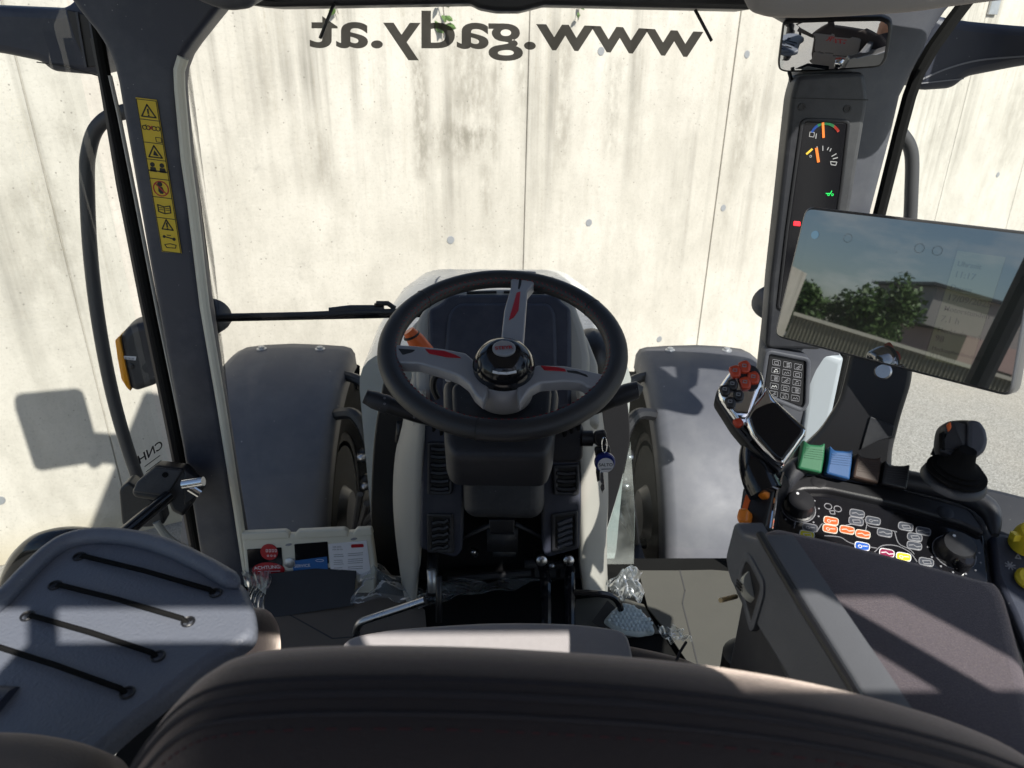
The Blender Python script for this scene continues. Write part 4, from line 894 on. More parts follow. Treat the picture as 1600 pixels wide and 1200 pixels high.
# steering column (part of the tractor)
sh = wpl.off(-.062)
col = T_('steering_column', MB().pad(sh, fil(sh.tr([(692, 596), (704, 584), (858, 590), (874, 606), (868, 680), (856, 712), (706, 710), (694, 690)]), .015), -.075, 0, .014, 4), 'plastic_dark')
T_('column_lid', MB().pad(sh, fil(sh.tr([(706, 606), (730, 596), (850, 600), (862, 612), (858, 668), (708, 662)]), .012), -.01, .010, .008, 4), 'plastic_dark', col)
sy = Pl(Py(780, 690, .985), (0, -1, .12))
T_('column_shroud', MB().pad(sy, fil(sy.tr([(696, 660), (860, 660), (861, 690), (852, 701), (712, 701), (699, 690)]), .010), -.16, 0, .012, 4), 'plastic_dark', col)
T_('column_tube', MB().pad(sy, fil(sy.tr([(738, 690), (842, 690), (842, 730), (830, 734), (742, 732)]), .006), -.14, -.03, .008), 'plastic_black', col)
ig = T_('ignition_housing', MB().pad(sy, fil(sy.tr([(834, 672), (905, 668), (915, 676), (914, 726), (905, 733), (838, 733)]), .008), -.08, -.02, .008, 4), 'plastic_dark', col)
kx = Py(918, 685, 1.01)
T_('ignition_lock', MB().rev([(.013, -.01), (.013, .008), (.009, .009), (.009, .016), (.001, .016)], kx, (1, 0, 0), 18), 'plastic_black', ig)
T_('ignition_ring', MB().rev([(.0065, .014), (.0065, .022), (.001, .022)], kx, (1, 0, 0), 16), 'chrome', ig)
# stalks
lsk = T_('indicator_stalk', MB().tube([Py(x, y, 1.06) for x, y in ((690, 660), (655, 650), (610, 634), (572, 620))], [.0105, .0125, .0145, .0125], 14), 'plastic_black', col)
T_('stalk_knob', MB().tube([Py(x, y, 1.06) for x, y in ((606, 633), (585, 625), (570, 619))], [.0150, .0152, .0115], 16), 'plastic_dark', lsk)
T_('stalk_ring', MB().tube([Py(598, 630, 1.06), Py(607, 633, 1.06)], .0160, 16), 'plastic_dark', lsk)
smk = MB(); spp = Pl(Py(630, 640, 1.043), (0, -1, .35))
for q in ((601, 622), (601, 631)): smk.rimframe(spp, circ(*spp.uv(*q), .0018, 10), .0007, 0, .0008, .0002)
smk.strip(spp, spp.tr([(646, 650), (658, 651), (653, 642)]), .001, .0008, 0, True)
for q in ((645, 646), (647, 652)): smk.rimframe(spp, circ(*spp.uv(*q), .0016, 10), .0006, 0, .0008, .0002)
T_('stalk_symbol', smk, 'grey_mark', lsk, smooth=0)
rsk = T_('gear_stalk', MB().tube([Py(x, y, 1.08) for x, y in ((890, 650), (930, 636), (965, 620), (995, 610))], [.0105, .013, .0145, .014], 14), 'plastic_black', col)
T_('stalk_knob', MB().tube([Py(x, y, 1.08) for x, y in ((958, 623), (980, 614), (996, 609), (1000, 611))], [.0152, .0165, .0150, .010], 16), 'plastic_dark', rsk)
for s in (-1, 1):
    for k in range(3):
        x, y = (672 + k * 12, 664 + k * 6) if s < 0 else (900 - k * 11, 662 + k * 5)
        T_('stalk_boot', MB().pad(sy, fil(sy.tr([(x, y - 8), (x + 9, y - 6), (x + 8 * (1 if s > 0 else 1), y + 12), (x + 3, y + 14)]), .002), -.05, -.005, .002), 'rubber', lsk if s < 0 else rsk)
ot = T_('tilt_lever', MB().tube([Py(666, 552, 1.22), Py(650, 532, 1.22), Py(638, 517, 1.22)], [.017, .0165, .011], 16), 'orange', col)
T_('lever_ring', MB().tube([Py(644, 526, 1.22), Py(642.5, 523, 1.22)], .0158, 16), 'ink', ot)
tk = T_('column_tag', MB().pad(sh, fil(sh.tr([(694, 588), (704, 580), (712, 586), (704, 597), (696, 596)]), .003), 0, .002, .0005), 'white', col)
T_('column_cable', MB().tube(spl([Py(x, y, 1.14) for x, y in ((690, 584), (679, 590), (677, 606), (684, 622))], 6), .006, 8), 'plastic_black', col)

# ================================================================== keys hanging in the lock
KEY = thing('key_ring', Py(945, 690, .99), 'black ignition key with a blue and white round fob hanging from the column', 'keys')
kp_ = Pl(Py(944, 720, .985), (-.05, -1, .1))
obj('key_head', MB().pad(kp_, fil(kp_.tr([(928, 676), (946, 673), (949, 682), (947, 698), (930, 698)]), .006, 4), -.009, 0, .003, 3, True), M['plastic_black'], KEY)
obj('spare_key', MB().pad(kp_, fil(kp_.tr([(929, 703), (954, 700), (956, 716), (932, 722)]), .005, 4), -.016, -.007, .003, 3, True), M['plastic_black'], KEY)
obj('ring', MB().tube([kp_.pt(*kp_.uv(944 + 4 * math.cos(q), 694 + 12 * math.sin(q)), .003) for q in [2 * math.pi * k / 20 for k in range(20)]], .0009, 6, closed=True), M['chrome'], KEY)
fb = obj('fob', MB().rev([(.0001, -.006), (.0145, -.006), (.0170, -.003), (.0170, .002), (.0150, .004), (.0001, .004)], kp_.pt(*kp_.uv(945, 722)), kp_.n, 32), M['navy'], KEY)
f2 = obj('fob_face', MB().rev([(.0001, 0), (.0128, 0), (.0128, .005), (.0001, .005)], kp_.pt(*kp_.uv(946, 725)), kp_.n, 30), M['white'], fb)
fbx = MB(); text_on(fbx, 'SALTO', kp_, *kp_.uv(946, 726), .0075, .0058, .05, .01); a, b = kp_.uv(947, 731); fbx.strip(kp_, [(a - .008, b), (a + .008, b + .001)], .0009, .0058, .005)
obj('fob_text', fbx, M['ink'], f2, smooth=0)
obj('key_blade', MB().pad(kp_, kp_.tr([(938, 738), (943, 738), (945, 764), (941, 770), (938, 762), (940, 756), (937, 750)]), -.002, 0, .0006), M['steel'], KEY)
obj('spare_blade', MB().pad(kp_, kp_.tr([(933, 720), (939, 722), (938, 756), (934, 758), (932, 744)]), -.014, -.011, .0008), M['plastic_black'], KEY)

# ================================================================== operator seat
ST = thing('operator_seat', V((0, .45, FL)), 'wide dark fabric tractor seat with pale cushion, its backrest top filling the lower edge', 'seat')
mat('fabric_dark', (.021, .0155, .016), .95, bump=.5, bscale=1400, var=.4, vscale=700, sheen=.9)
mat('fabric_light', (.37, .35, .355), .95, bump=.5, bscale=900, var=.10, vscale=90, sheen=.4)
mat('fabric_seat', (.20, .185, .18), .95, bump=.5, bscale=900, var=.12, vscale=60, sheen=.5)
mat('fabric_brown', (.11, .092, .078), .95, bump=.5, bscale=900, var=.12, vscale=60, sheen=.5)
mat('seam', (.02, .017, .02), .9)
bk = Pl((0, .285, 2.2), (.0, -1, .0))                          # middle of the backrest
outl = [(120, 1290), (140, 1225), (160, 1180), (195, 1125), (240, 1075), (300, 1040), (380, 1024), (500, 1017), (650, 1017), (800, 1022), (1000, 1035), (1150, 1051), (1290, 1073), (1400, 1096), (1500, 1122), (1590, 1152), (1680, 1195), (1760, 1270)]
pl2 = [(p.x, p.y) for p in spl([V((*bk.uv(x, y), 0)) for x, y in outl], 4)]
xl, xr = pl2[0][0], pl2[-1][0]
poly = pl2 + [(xr + .01, -.30), (xr - .02, -.44), (xl + .02, -.44), (xl - .01, -.30)]
if area(poly) < 0: poly = poly[::-1]
poly = inset(poly, .018)
br_ = obj('backrest', MB().pad(bk, poly, -.048, .048, .046, 8, True), M['fabric_dark'], ST, smooth=60)
def along(t, rr=.046):
    """a line round the rounded edge at angle t (0 = outermost, 90 = flush with the rear face)"""
    d = .046 - rr * math.cos(R(t)); h = .002 + rr * math.sin(R(t))
    P = inset(poly, d); P = sorted(((p, i) for i, p in enumerate(P) if p[1] > -.16), key=lambda q: q[1]); P = [p for p, i in P]
    k = max(range(len(P)), key=lambda i: abs(P[i][0] - P[i - 1][0]) + abs(P[i][1] - P[i - 1][1])); P = P[k:] + P[:k]
    return [bk.pt(a, b, h) for a, b in P]
for t, r in ((0, .0014), (12, .0022), (25, .0016)): obj('seam', MB().tube(along(t), r, 6), M['seam'], br_)
sb = MB(); L = along(34, .0462)
for a, b in zip(L[:-1], L[1:]):
    n_ = max(1, int((b - a).length / .007))
    for i in range(n_): sb.tube([a.lerp(b, i / n_), a.lerp(b, (i + .5) / n_)], .0005, 4)
obj('stitching', sb, M['thread_dark'], br_)
# paler upper panel of the front side with the red lettering, which the mirror shows
fpl = Pl(bk.o - bk.n * .048, -bk.n)
obj('front_panel', MB().pad(fpl, fil([(-.20, -.27), (.20, -.27), (.20, -.105), (-.20, -.095)], .03), -.02, .006, .008, 4), M['fabric_seat'], br_)
obj('front_pad', MB().pad(fpl, fil([(-.20, -.44), (.20, -.44), (.205, -.275), (-.205, -.275)], .03), -.02, .008, .012, 4), M['fabric_seat'], br_)
sx = MB(); text_on(sx, 'STEYR', fpl, 0, -.155, .060, .0066, 0, .02); obj('seat_text', sx, M['led_red'] if False else M['red'], br_, smooth=0)
# cushion
cpz = Pl((0, .6, 1.745), (0, -.10, 1), (0, 1, 0))
cu_out = [(470, 1120), (500, 1030), (530, 1004), (575, 990), (640, 979), (700, 973), (770, 971), (850, 972), (900, 976), (960, 988), (1020, 1000), (1075, 1014), (1110, 1034), (1135, 1065), (1150, 1120)]
cpoly = [(p.x, p.y) for p in spl([V((*cpz.uv(*q), 0)) for q in cu_out], 4)]; cpoly = cpoly + [(cpoly[-1][0], -.28), (cpoly[0][0], -.28)]
cs_ = obj('cushion', MB().pad(cpz, cpoly, -.12, 0, .035, 6), M['fabric_dark'], ST, smooth=60)
cin = [(528, 1100), (530, 1030), (545, 1002), (590, 990), (650, 983), (770, 976), (880, 977), (950, 984), (975, 992), (984, 1010), (990, 1040), (1000, 1100)]
ci2 = [(p.x, p.y) for p in spl([V((*cpz.uv(*q), 0)) for q in cin], 4)]
obj('cushion_panel', MB().pad(cpz, ci2 + [(ci2[-1][0], -.2), (ci2[0][0], -.2)], -.02, .006, .006, 4), M['fabric_light'], cs_, smooth=60)
obj('cushion_seam', MB().tube([cpz.pt(*cpz.uv(x, y), .001) for x, y in ((1072, 1004), (1062, 1020), (1050, 1050), (1044, 1090))], .002, 6), M['seam'], cs_)
obj('seat_base', MB().box((0, .42, 1.47), (.42, .42, .30)), M['plastic_black'], ST, bevel=.02)
# left armrest of the seat, low in the corner
ar = Pl(Pd(60, 1180, .46), (.1, -.5, .86), (0, 1, 0))
ao = [(p.x, p.y) for p in spl([V((*ar.uv(*q), 0)) for q in ((-160, 1140), (-60, 1135), (10, 1136), (60, 1142), (110, 1153), (140, 1166), (156, 1185), (170, 1220), (180, 1300), (60, 1340), (-160, 1340))], 4, True)]
obj('armrest', MB().pad(ar, ao, -.06, 0, .025, 6), M['fabric_brown'], ST, smooth=60)
obj('seat_bolster', MB().ball(Pz(388, 1030, 1.72), .04, .08, .06), M['fabric_dark'], ST)
# black cup beside the seat
cupc = Pz(1170, 1035, 1.72)
obj('side_bracket', MB().rev([(.034, -.16), (.04, -.02), (.036, .015), (.02, .03), (.001, .034)], cupc, (-.1, .1, 1), 24), M['plastic_black'], ST)
obj('bracket_edge', MB().tube([Pz(1136, 1060, 1.70), Pz(1142, 1025, 1.71), Pz(1152, 1003, 1.73)], .005, 8), M['white'], ST)

# ================================================================== fold-down writing desk, left
dz = Pl(Pz(220, 1000, 2.0), (.0, -.06, 1), (0, 1, 0))
DK = thing('writing_desk', dz.o - V((0, 0, .05)), 'blue-grey plastic fold-out desk with four black elastic straps', 'desk')
do = [(p.x, p.y) for p in spl([V((*dz.uv(*q), 0)) for q in ((-260, 1180), (-90, 1020), (0, 938), (40, 896), (72, 862), (100, 842), (150, 831), (205, 834), (262, 848), (318, 874), (360, 897), (382, 912), (392, 935), (399, 958), (396, 985), (370, 1006), (312, 1042), (250, 1092), (190, 1140), (140, 1190), (60, 1290), (-200, 1330))], 4, True)]
if area(do) < 0: do = do[::-1]
dk = obj('desk_panel', MB().pad(dz, do, -.024, 0, .009, 5, True), M['desk'], DK, smooth=50)
lipo = [(-120, 1050), (0, 945), (42, 902), (78, 868), (108, 850), (150, 842), (205, 845), (262, 860), (318, 886), (356, 908), (374, 920)]
lip = [V((*dz.uv(*q), 0)) for q in lipo]
LP_ = spl([dz.pt(p.x, p.y, .004) for p in lip], 6)
obj('raised_lip', MB().tube(LP_, [.0095 * min(1, .25 + .16 * min(i, len(LP_) - 1 - i)) for i in range(len(LP_))], 12), M['desk'], dk, smooth=60)
for a, b in (((124, 870), (337, 927)), ((86, 915), (294, 972)), ((43, 963), (247, 1026)), ((-14, 1010), (199, 1083))):
    A, B = dz.pt(*dz.uv(*a), 0), dz.pt(*dz.uv(*b), 0)
    sx_ = obj('elastic_strap', MB().tube([A - dz.n * .004, A + dz.n * .003 + (B - A).normalized() * .006, A.lerp(B, .5) + dz.n * .005, B + dz.n * .003 - (B - A).normalized() * .006, B - dz.n * .004], .0026, 8), M['rubber'], DK)
    for q in (A, B): obj('eyelet', MB().rev([(.0048, 0), (.0066, 0), (.0066, .0012), (.0058, .002), (.0048, .0012), (.0040, -.002)], q, dz.n, 20), M['plastic_black'], sx_)
obj('desk_hinge', MB().tube([Pz(-10, 1110, 1.985), Pz(18, 1112, 1.985)], .02, 14), M['plastic_blue'], DK)

# ================================================================== rear view mirror
mc = Pd(1304, 72, 1.22); din = (mc - CAM).normalized(); dout = (V((.0, .34, 2.00)) - mc).normalized(); mn = (dout - din).normalized()
RV = thing('rear_view_mirror', mc + V((0, .02, .06)), 'rectangular interior mirror under the headliner, showing the seat back', 'mirror')
mpl = Pl(mc, mn); mo = mpl.tr([(1222, 34), (1236, 30), (1300, 27), (1378, 26), (1392, 32), (1394, 44), (1386, 92), (1378, 104), (1366, 107), (1300, 111), (1228, 114), (1216, 110), (1214, 98)])
mo = fil(mo, .006)
mh = obj('mirror_housing', MB().pad(mpl, mo, -.03, 0, .006, 4, True), M['plastic_black'], RV)
io = inset(mo if area(mo) > 0 else mo[::-1], .0055)
cxm_ = (sum(p[0] for p in io) / len(io), sum(p[1] for p in io) / len(io)); cvx = []
for k in range(0, 15):
    f = 1 - k / 14.0 + .002; ring_ = [(cxm_[0] + (a - cxm_[0]) * f, cxm_[1] + (b - cxm_[1]) * f) for a, b in io]
    cvx.append([mpl.pt(a, b, .0095 - ((a - cxm_[0]) ** 2 + (b - cxm_[1]) ** 2) / 1.7) for a, b in ring_])
obj('mirror_glass', MB().loft(cvx, caps=False), M['mirror'], RV, smooth=80)
obj('mirror_stem', MB().tube([mc - mn * .03, mc - mn * .05 + V((0, 0, .03)), mc + V((0, .04, .12))], .009, 10), M['plastic_black'], RV)
obj('mirror_cable', MB().tube([Py(1233, 112, 1.36), Py(1238, 130, 1.37), Py(1240, 170, 1.4)], .0035, 6), M['plastic_black'], RV)
# ================================================================== armrest console, right
AC = thing('armrest_console', V((.36, .5, 1.7)), 'dark armrest console with padded top, coloured buttons, levers and joystick', 'armrest')
def A_(name, mb, m, parent=None, **k): return obj(name, mb, M[m] if isinstance(m, str) else m, parent or AC, **k)
az = Pl((.37, .48, 2.05), (0, 0, 1), (0, 1, 0))
ap = [(p.x, p.y) for p in [V(az.uv(*q)) for q in ((1190, 826), (1210, 818), (1300, 838), (1420, 868), (1530, 898), (1562, 905), (1575, 925), (1590, 975), (1612, 1060), (1660, 1250), (1430, 1250), (1322, 1062), (1250, 945), (1195, 845))]]
mat('pad_fabric', (.066, .056, .070), .95, bump=.9, bscale=800, var=.6, vscale=650, sheen=.6)
pad_ = A_('arm_pad', MB().pad(az, fil(ap, .026, 6), -.055, 0, .014, 5), 'pad_fabric', smooth=50)
# grey side of the console with its thumb-wheel pocket
ax_ = Pl((.262, .5, 2.0), (-1, 0, 0), (0, 0, 1))
so_ = ax_.tr([(1147, 812), (1158, 836), (1180, 842), (1190, 832), (1332, 1062), (1390, 1160), (1300, 1180), (1235, 1068), (1140, 908), (1132, 872)])
side = A_('side_panel', MB().pad(ax_, fil(so_, .010, 4), -.03, 0, .005, 3), 'console_grey')
po2 = fil(ax_.tr([(1165, 861), (1174, 866), (1196, 908), (1196, 930), (1180, 985), (1174, 988), (1153, 905), (1155, 890)]), .008, 4)
pk = A_('pocket_frame', MB().rimframe(ax_, po2, .010, -.004, .0025, .002), 'console_grey', side)
po2 = po2 if area(po2) > 0 else po2[::-1]
A_('pocket', MB().prism(ax_, inset(po2, .009), -.002, .0012), 'plastic_black', side, smooth=0)
twc = ax_.pt(*ax_.uv(1173, 917), -.006)
A_('thumb_wheel', MB().rev([(.0, -.008), (.0155, -.008), (.0165, -.004), (.0165, .004), (.0155, .008), (.0, .008)], twc, (0, .5, -.8), 24), 'cream', side)
twx = MB()
for q in (-.3, 0, .3): a, b = ax_.uv(1172, 914); twx.strip(ax_, [(a - .006, b + q * .012 - .002), (a + .006, b + q * .012 + .002)], .0012, .0125, .0108)
text_on(twx, '10', ax_, *ax_.uv(1177, 926), .010, .0120, R(60), .02); A_('wheel_mark', twx, 'ink', side, smooth=0)
A_('side_lip', MB().tube([ax_.pt(*ax_.uv(x, y), .001) for x, y in ((1189, 835), (1215, 880), (1260, 955), (1330, 1066), (1385, 1160))], .004, 8), 'plastic_black', side)
# lower body
A_('body', MB().box((.36, .47, 1.87), (.17, .30, .22)).box((.52, .42, 1.76), (.20, .50, .24)), 'plastic_dark', bevel=.015)
# black button panel
kz = Pl(Pz(1380, 830, 1.995), (-.10, -.36, .93), (0, 1, 0))
shell = fil(kz.tr([(1200, 850), (1206, 800), (1218, 752), (1238, 726), (1262, 714), (1300, 714), (1380, 722), (1440, 732), (1500, 745), (1560, 756), (1640, 776), (1760, 800), (1760, 1250), (1640, 1150), (1560, 960), (1380, 900)]), .012, 4)
A_('console_shell', MB().pad(kz, shell, -.06, -.006, .010, 4), 'plastic_dark')
bp = A_('button_panel', MB().pad(kz, fil(kz.tr([(1208, 845), (1216, 790), (1228, 762), (1262, 750), (1330, 766), (1400, 778), (1500, 806), (1536, 832), (1542, 880), (1545, 930), (1300, 900)]), .010, 4), -.02, .001, .002), 'plastic_gloss')
lipc = spl([kz.pt(*kz.uv(x, y), .012) for x, y in ((1216, 790), (1226, 758), (1246, 738), (1262, 733), (1285, 734), (1340, 746), (1400, 757), (1460, 770), (1510, 786), (1540, 808), (1548, 845))], 5)
A_('panel_hood', MB().tube(lipc, [.004 + .0085 * min(1, 3 * math.sin(math.pi * i / (len(lipc) - 1))) for i in range(len(lipc))], 14), 'plastic_dark', smooth=70)
A_('hood_fascia', MB().pad(kz, fil(kz.tr([(1222, 786), (1234, 758), (1262, 748), (1400, 770), (1510, 800), (1532, 830), (1534, 842), (1500, 826), (1400, 796), (1290, 772), (1250, 772), (1232, 790)]), .006), 0, .010, .004), 'plastic_black')
def knob(name, px, py, r, h, dots=9):
    c = kz.pt(*kz.uv(px, py)); kb = MB(); n = 40; rings = []
    for rr, hh, rib in ((r * 1.15, 0, 0), (r * 1.15, .003, 0), (r, .004, 1), (r * .93, h - .003, 1), (r * .86, h, 0), (.0001, h + .0008, 0)):
        rings.append([c + kz.n * hh + (kz.u * math.cos(q) + kz.v * math.sin(q)) * rr * (1 + (.05 if rib and i % 2 else 0)) for i, q in [(i, 2 * math.pi * i / n) for i in range(n)]])
    k = A_(name, kb.loft(rings), 'plastic_black', smooth=30)
    A_('knob_dot', MB().rev([(.0016, 0), (.0016, .0008), (.0001, .0009)], c + kz.n * (h + .0002) - kz.u * r * .1 + kz.v * r * .55, kz.n, 12), 'white', k)
    dm = MB()
    for i in range(dots): q = R(200 - i * 220 / (dots - 1) + 180); a, b = kz.uv(px, py); dm.prism(kz, circ(a + r * 1.45 * math.cos(q), b + r * 1.45 * math.sin(q), .0011, 8), .001, .0016)
    dm.rimframe(kz, circ(*kz.uv(px, py), r * 1.22, 30), .0010, .001, .0016, .0003)
    A_('dial_scale', dm, 'grey_mark', k, smooth=0); return k
knob('throttle_knob', 1247, 795, .0165, .019); knob('jog_knob', 1490, 864, .0185, .020); 
c_ = kz.pt(*kz.uv(1500, 884), .0); A_('small_knob', MB().rev([(.010, 0), (.010, .014), (.008, .017), (.0001, .018)], c_, kz.n, 24), 'plastic_gloss')
def cp3(x, y): return 1120 + x * .3, 640 + y * .3
def keyb(x, y, m, mark='white'):
    px, py = cp3(x, y); w_, h_ = 10.6, 5.2; k = .19
    o = kz.tr([(px - w_, py - h_ - w_ * k), (px + w_, py - h_ + w_ * k), (px + w_ - 1, py + h_ + w_ * k), (px - w_ - 1, py + h_ - w_ * k)])
    b = A_('button', MB().pad(kz, fil(o, .0032, 3), .0005, .0016, .0005, 2), m, bp)
    of = fil(o, .0032, 3); of = of if area(of) > 0 else of[::-1]
    sy_ = MB().rimframe(kz, inset(of, -.0009), .0009, .0008, .0018, .0002)
    s_ = random.choice((0, 1, 2)); a, bb = kz.uv(px, py)
    if s_ == 0: sy_.rimframe(kz, circ(a - .003, bb, .0022, 10), .0007, .0016, .0021, .0001); sy_.strip(kz, [(a, bb), (a + .005, bb - .001)], .0008, .0021, .0016)
    elif s_ == 1: sy_.strip(kz, [(a - .006, bb + .001), (a - .001, bb + .001), (a + .001, bb - .002), (a + .006, bb - .002)], .0009, .0021, .0016)
    else: sy_.strip(kz, [(a - .004, bb - .002), (a + .004, bb - .003), (a + .004, bb + .001), (a - .004, bb + .002)], .0008, .0021, .0016, True)
    A_('button_outline', sy_, mark, bp, smooth=0)
mat('key_grey', (.055, .06, .075), .35); mat('magenta', (.22, .015, .06), .35); mat('orange_key', (.80, .11, .03), .35); mat('yellow_key', (.75, .68, .02), .35); mat('blue_key', (.02, .10, .45), .35)
for x, y in ((595, 583), (590, 625), (678, 630), (760, 652)): keyb(x, y, 'orange_key', 'cream')
for x, y in ((485, 618), (730, 545), (725, 585), (813, 582), (873, 645), (983, 613), (1075, 637), (1030, 668), (1028, 712), (1090, 797)): keyb(x, y, 'key_grey', 'grey_mark')
keyb(757, 715, 'blue_key'); keyb(885, 750, 'magenta'); keyb(972, 770, 'yellow_key'); keyb(470, 655, 'yellow_key')
ln = MB()
def pls(pts): ln.strip(kz, [tuple(p)[:2] for p in spl([V((*kz.uv(*cp3(*q)), 0)) for q in pts], 5)], .0008, .0016, .001)
for pts in ([(560, 660), (640, 668), (700, 700), (830, 725)], [(820, 745), (860, 712), (930, 712), (1000, 745), (1040, 795)], [(770, 575), (790, 610), (860, 622), (935, 640)], [(925, 642), (945, 700), (1000, 730), (1025, 755)], [(520, 640), (545, 600), (560, 605)], [(412, 560), (402, 620)], [(780, 600), (772, 640)], [(700, 600), (650, 610)]): pls(pts)
for q in ((578, 507), (628, 520)): ln.rimframe(kz, circ(*kz.uv(*cp3(*q)), .0046, 18), .0009, .001, .0016, .0002)
ln.strip(kz, kz.tr([cp3(585, 530), cp3(610, 530), cp3(614, 548), cp3(592, 546)]), .0009, .0016, .001, True)
A_('panel_print', ln, 'grey_mark', bp, smooth=0)
for q in ((520, 400), (1175, 560)): A_('hood_cap', MB().rev([(.009, 0), (.009, .0015), (.007, .002), (.0001, .0015)], kz.pt(*kz.uv(*cp3(*q)), .009), kz.n, 20), 'plastic_black')
# slide levers beside the grip
lev = Pl(Pz(1180, 790, 2.02), (-.55, -.45, .7), (0, 1, 0))
hou = A_('lever_housing', MB().pad(lev, fil(lev.tr([(1160, 760), (1178, 738), (1212, 722), (1222, 740), (1208, 770), (1196, 825), (1180, 832), (1158, 826), (1152, 815)]), .006), -.04, 0, .005), 'plastic_black')
A_('lever_slot', MB().prism(lev, fil(lev.tr([(1166, 772), (1175, 774), (1163, 812), (1156, 808)]), .003), 0, .0012), 'orange', hou, smooth=0)
A_('lever_slot', MB().prism(lev, fil(lev.tr([(1178, 752), (1189, 756), (1186, 764), (1177, 760)]), .002), 0, .0012), 'red', hou, smooth=0)
for o in ([(1189, 757), (1203, 758), (1204, 764), (1202, 780), (1188, 781), (1187, 772)], [(1161, 800), (1174, 801), (1176, 806), (1173, 824), (1160, 823), (1157, 815)]): A_('slide_lever', MB().pad(lev, fil(lev.tr(o), .004), 0, .018, .004), 'lever_orange', hou)
A_('chrome_rail', MB().tube([lev.pt(*lev.uv(x, y), .001) for x, y in ((1224, 738), (1213, 772), (1205, 826))], .0022, 8), 'chrome', hou)

# multi-function grip
gp_ = Pl(Pd(1190, 645, .83), (-.22, -.70, .66))
GR = A_('control_grip', MB().pad(gp_, fil(gp_.tr([(1160, 565), (1151, 567), (1142, 576), (1130, 592), (1122, 605), (1120, 613), (1123, 624), (1134, 640), (1148, 660), (1160, 672), (1180, 650), (1188, 622), (1196, 600), (1195, 588), (1190, 576), (1182, 569), (1172, 565)]), .008, 4), -.035, 0, .012, 5, True), 'chrome', smooth=60)
A_('grip_body', MB().pad(gp_, fil(gp_.tr([(1166, 648), (1175, 634), (1193, 612), (1198, 600), (1206, 614), (1212, 624), (1262, 670), (1260, 680), (1224, 730), (1210, 722), (1175, 684), (1164, 660)]), .006, 4), -.04, .002, .008, 4, True), 'chrome', GR)
A_('touch_pad', MB().pad(gp_, fil(gp_.tr([(1170, 655), (1178, 641), (1194, 633), (1210, 628), (1256, 672), (1254, 679), (1221, 723), (1208, 714), (1178, 679)]), .005, 4), 0, .0048, .003), 'plastic_gloss', GR)
A_('grip_side', MB().pad(gp_.off(-.006), fil(gp_.tr([(1120, 608), (1126, 600), (1150, 650), (1180, 690), (1224, 732), (1218, 736), (1176, 700), (1146, 664), (1118, 620)]), .004), -.035, 0, .004), 'plastic_black', GR)
def c2(x, y): return 1090 + x / 6, 540 + y / 6
A_('grip_shade', MB().pad(gp_, fil(gp_.tr([c2(430, 165), c2(560, 200), c2(600, 300), c2(560, 410), c2(500, 440), c2(380, 360), c2(360, 240)]), .006), -.01, .0016, .001), 'plastic_dark', GR)
gs = MB()
for (x, y), m in (((345, 250), 'orange_red'), ((432, 207), 'orange_red'), ((438, 358), 'orange_red'), ((516, 308), 'orange_red'), ((320, 372), 'plastic_black'), ((250, 425), 'plastic_black'), ((377, 475), 'plastic_black'), ((300, 540), 'plastic_black')):
    if 'orange_red' not in M: mat('orange_red', (.50, .055, .02), .4)
    k = 1.3 if m == 'orange_red' else 1.18
    o = gp_.tr([c2(x - 46 * k, y - 30 * k), c2(x + 20 * k, y - 50 * k), c2(x + 52 * k, y - 10 * k), c2(x + 40 * k, y + 48 * k), c2(x - 20 * k, y + 50 * k)])
    b_ = A_('grip_button', MB().pad(gp_, fil(o, .0035, 4), 0, .0065, .003, 3), m, GR)
    a, b = gp_.uv(*c2(x, y)); A_('button_mark', MB().strip(gp_, [(a - .002, b - .001), (a + .002, b - .001), (a + .002, b + .002), (a - .002, b + .002)], .0009, .0071, .0064, True), 'grey_mark', GR, smooth=0)
A_('thumb_rocker', MB().pad(gp_.off(-.004), fil(gp_.tr([c2(330, 690), c2(400, 665), c2(440, 715), c2(425, 750), c2(375, 768), c2(340, 730)]), .003), -.02, .004, .003), 'orange_red', GR)
A_('side_switch', MB().pad(gp_.off(-.008), fil(gp_.tr([c2(410, 770), c2(440, 750), c2(520, 870), c2(490, 898), c2(450, 850), c2(468, 825)]), .001), -.02, .003, .001), 'plastic_black', GR)
A_('grip_stem', MB().tube(spl([Pd(1190, 680, .87), Pd(1182, 715, .85), Pd(1185, 745, .83), Pd(1196, 770, .82)], 5), .020, 14), 'plastic_gloss', GR)

# coloured spool-valve paddles
vp = Pl(Pd(1330, 712, .86), (-.2, -.75, .62))
for m, o in (('green', [(1256, 686), (1264, 694), (1283, 695.5), (1290, 691), (1288, 716), (1284, 740), (1246, 732), (1251, 712)]), ('paddle_blue', [(1297, 695), (1304, 703.5), (1327, 705), (1333.6, 701), (1331, 726), (1328, 750), (1290, 740), (1294, 721)]),
             ('brown', [(1340, 706), (1348, 714), (1370, 716.5), (1378.6, 713), (1376, 733), (1373, 756), (1332, 746), (1336, 725)]), ('plastic_black', [(1384, 718), (1391, 727), (1415, 727.6), (1423, 725), (1421, 745), (1418, 766), (1377, 756), (1381, 734)])):
    pdl = A_('valve_paddle', MB().pad(vp, fil(vp.tr(o), .003, 3), -.018, 0, .003), m)
    rb_ = MB()
    for k in range(5):
        y0 = o[2][1] + 5 + k * 3.6; rb_.strip(vp, vp.tr([(o[0][0] + 3 - k * .5, y0 - .5), (o[3][0] - 3 - k * .5, y0 + 3)]), .0009, .0008, 0)
    A_('ridge', rb_, m, pdl)
A_('paddle_guard', MB().pad(vp.off(-.02), fil(vp.tr([(1244, 715), (1250, 690), (1296, 694), (1340, 705), (1384, 716), (1430, 730), (1430, 770), (1240, 740)]), .004), -.03, 0, .004), 'plastic_black')
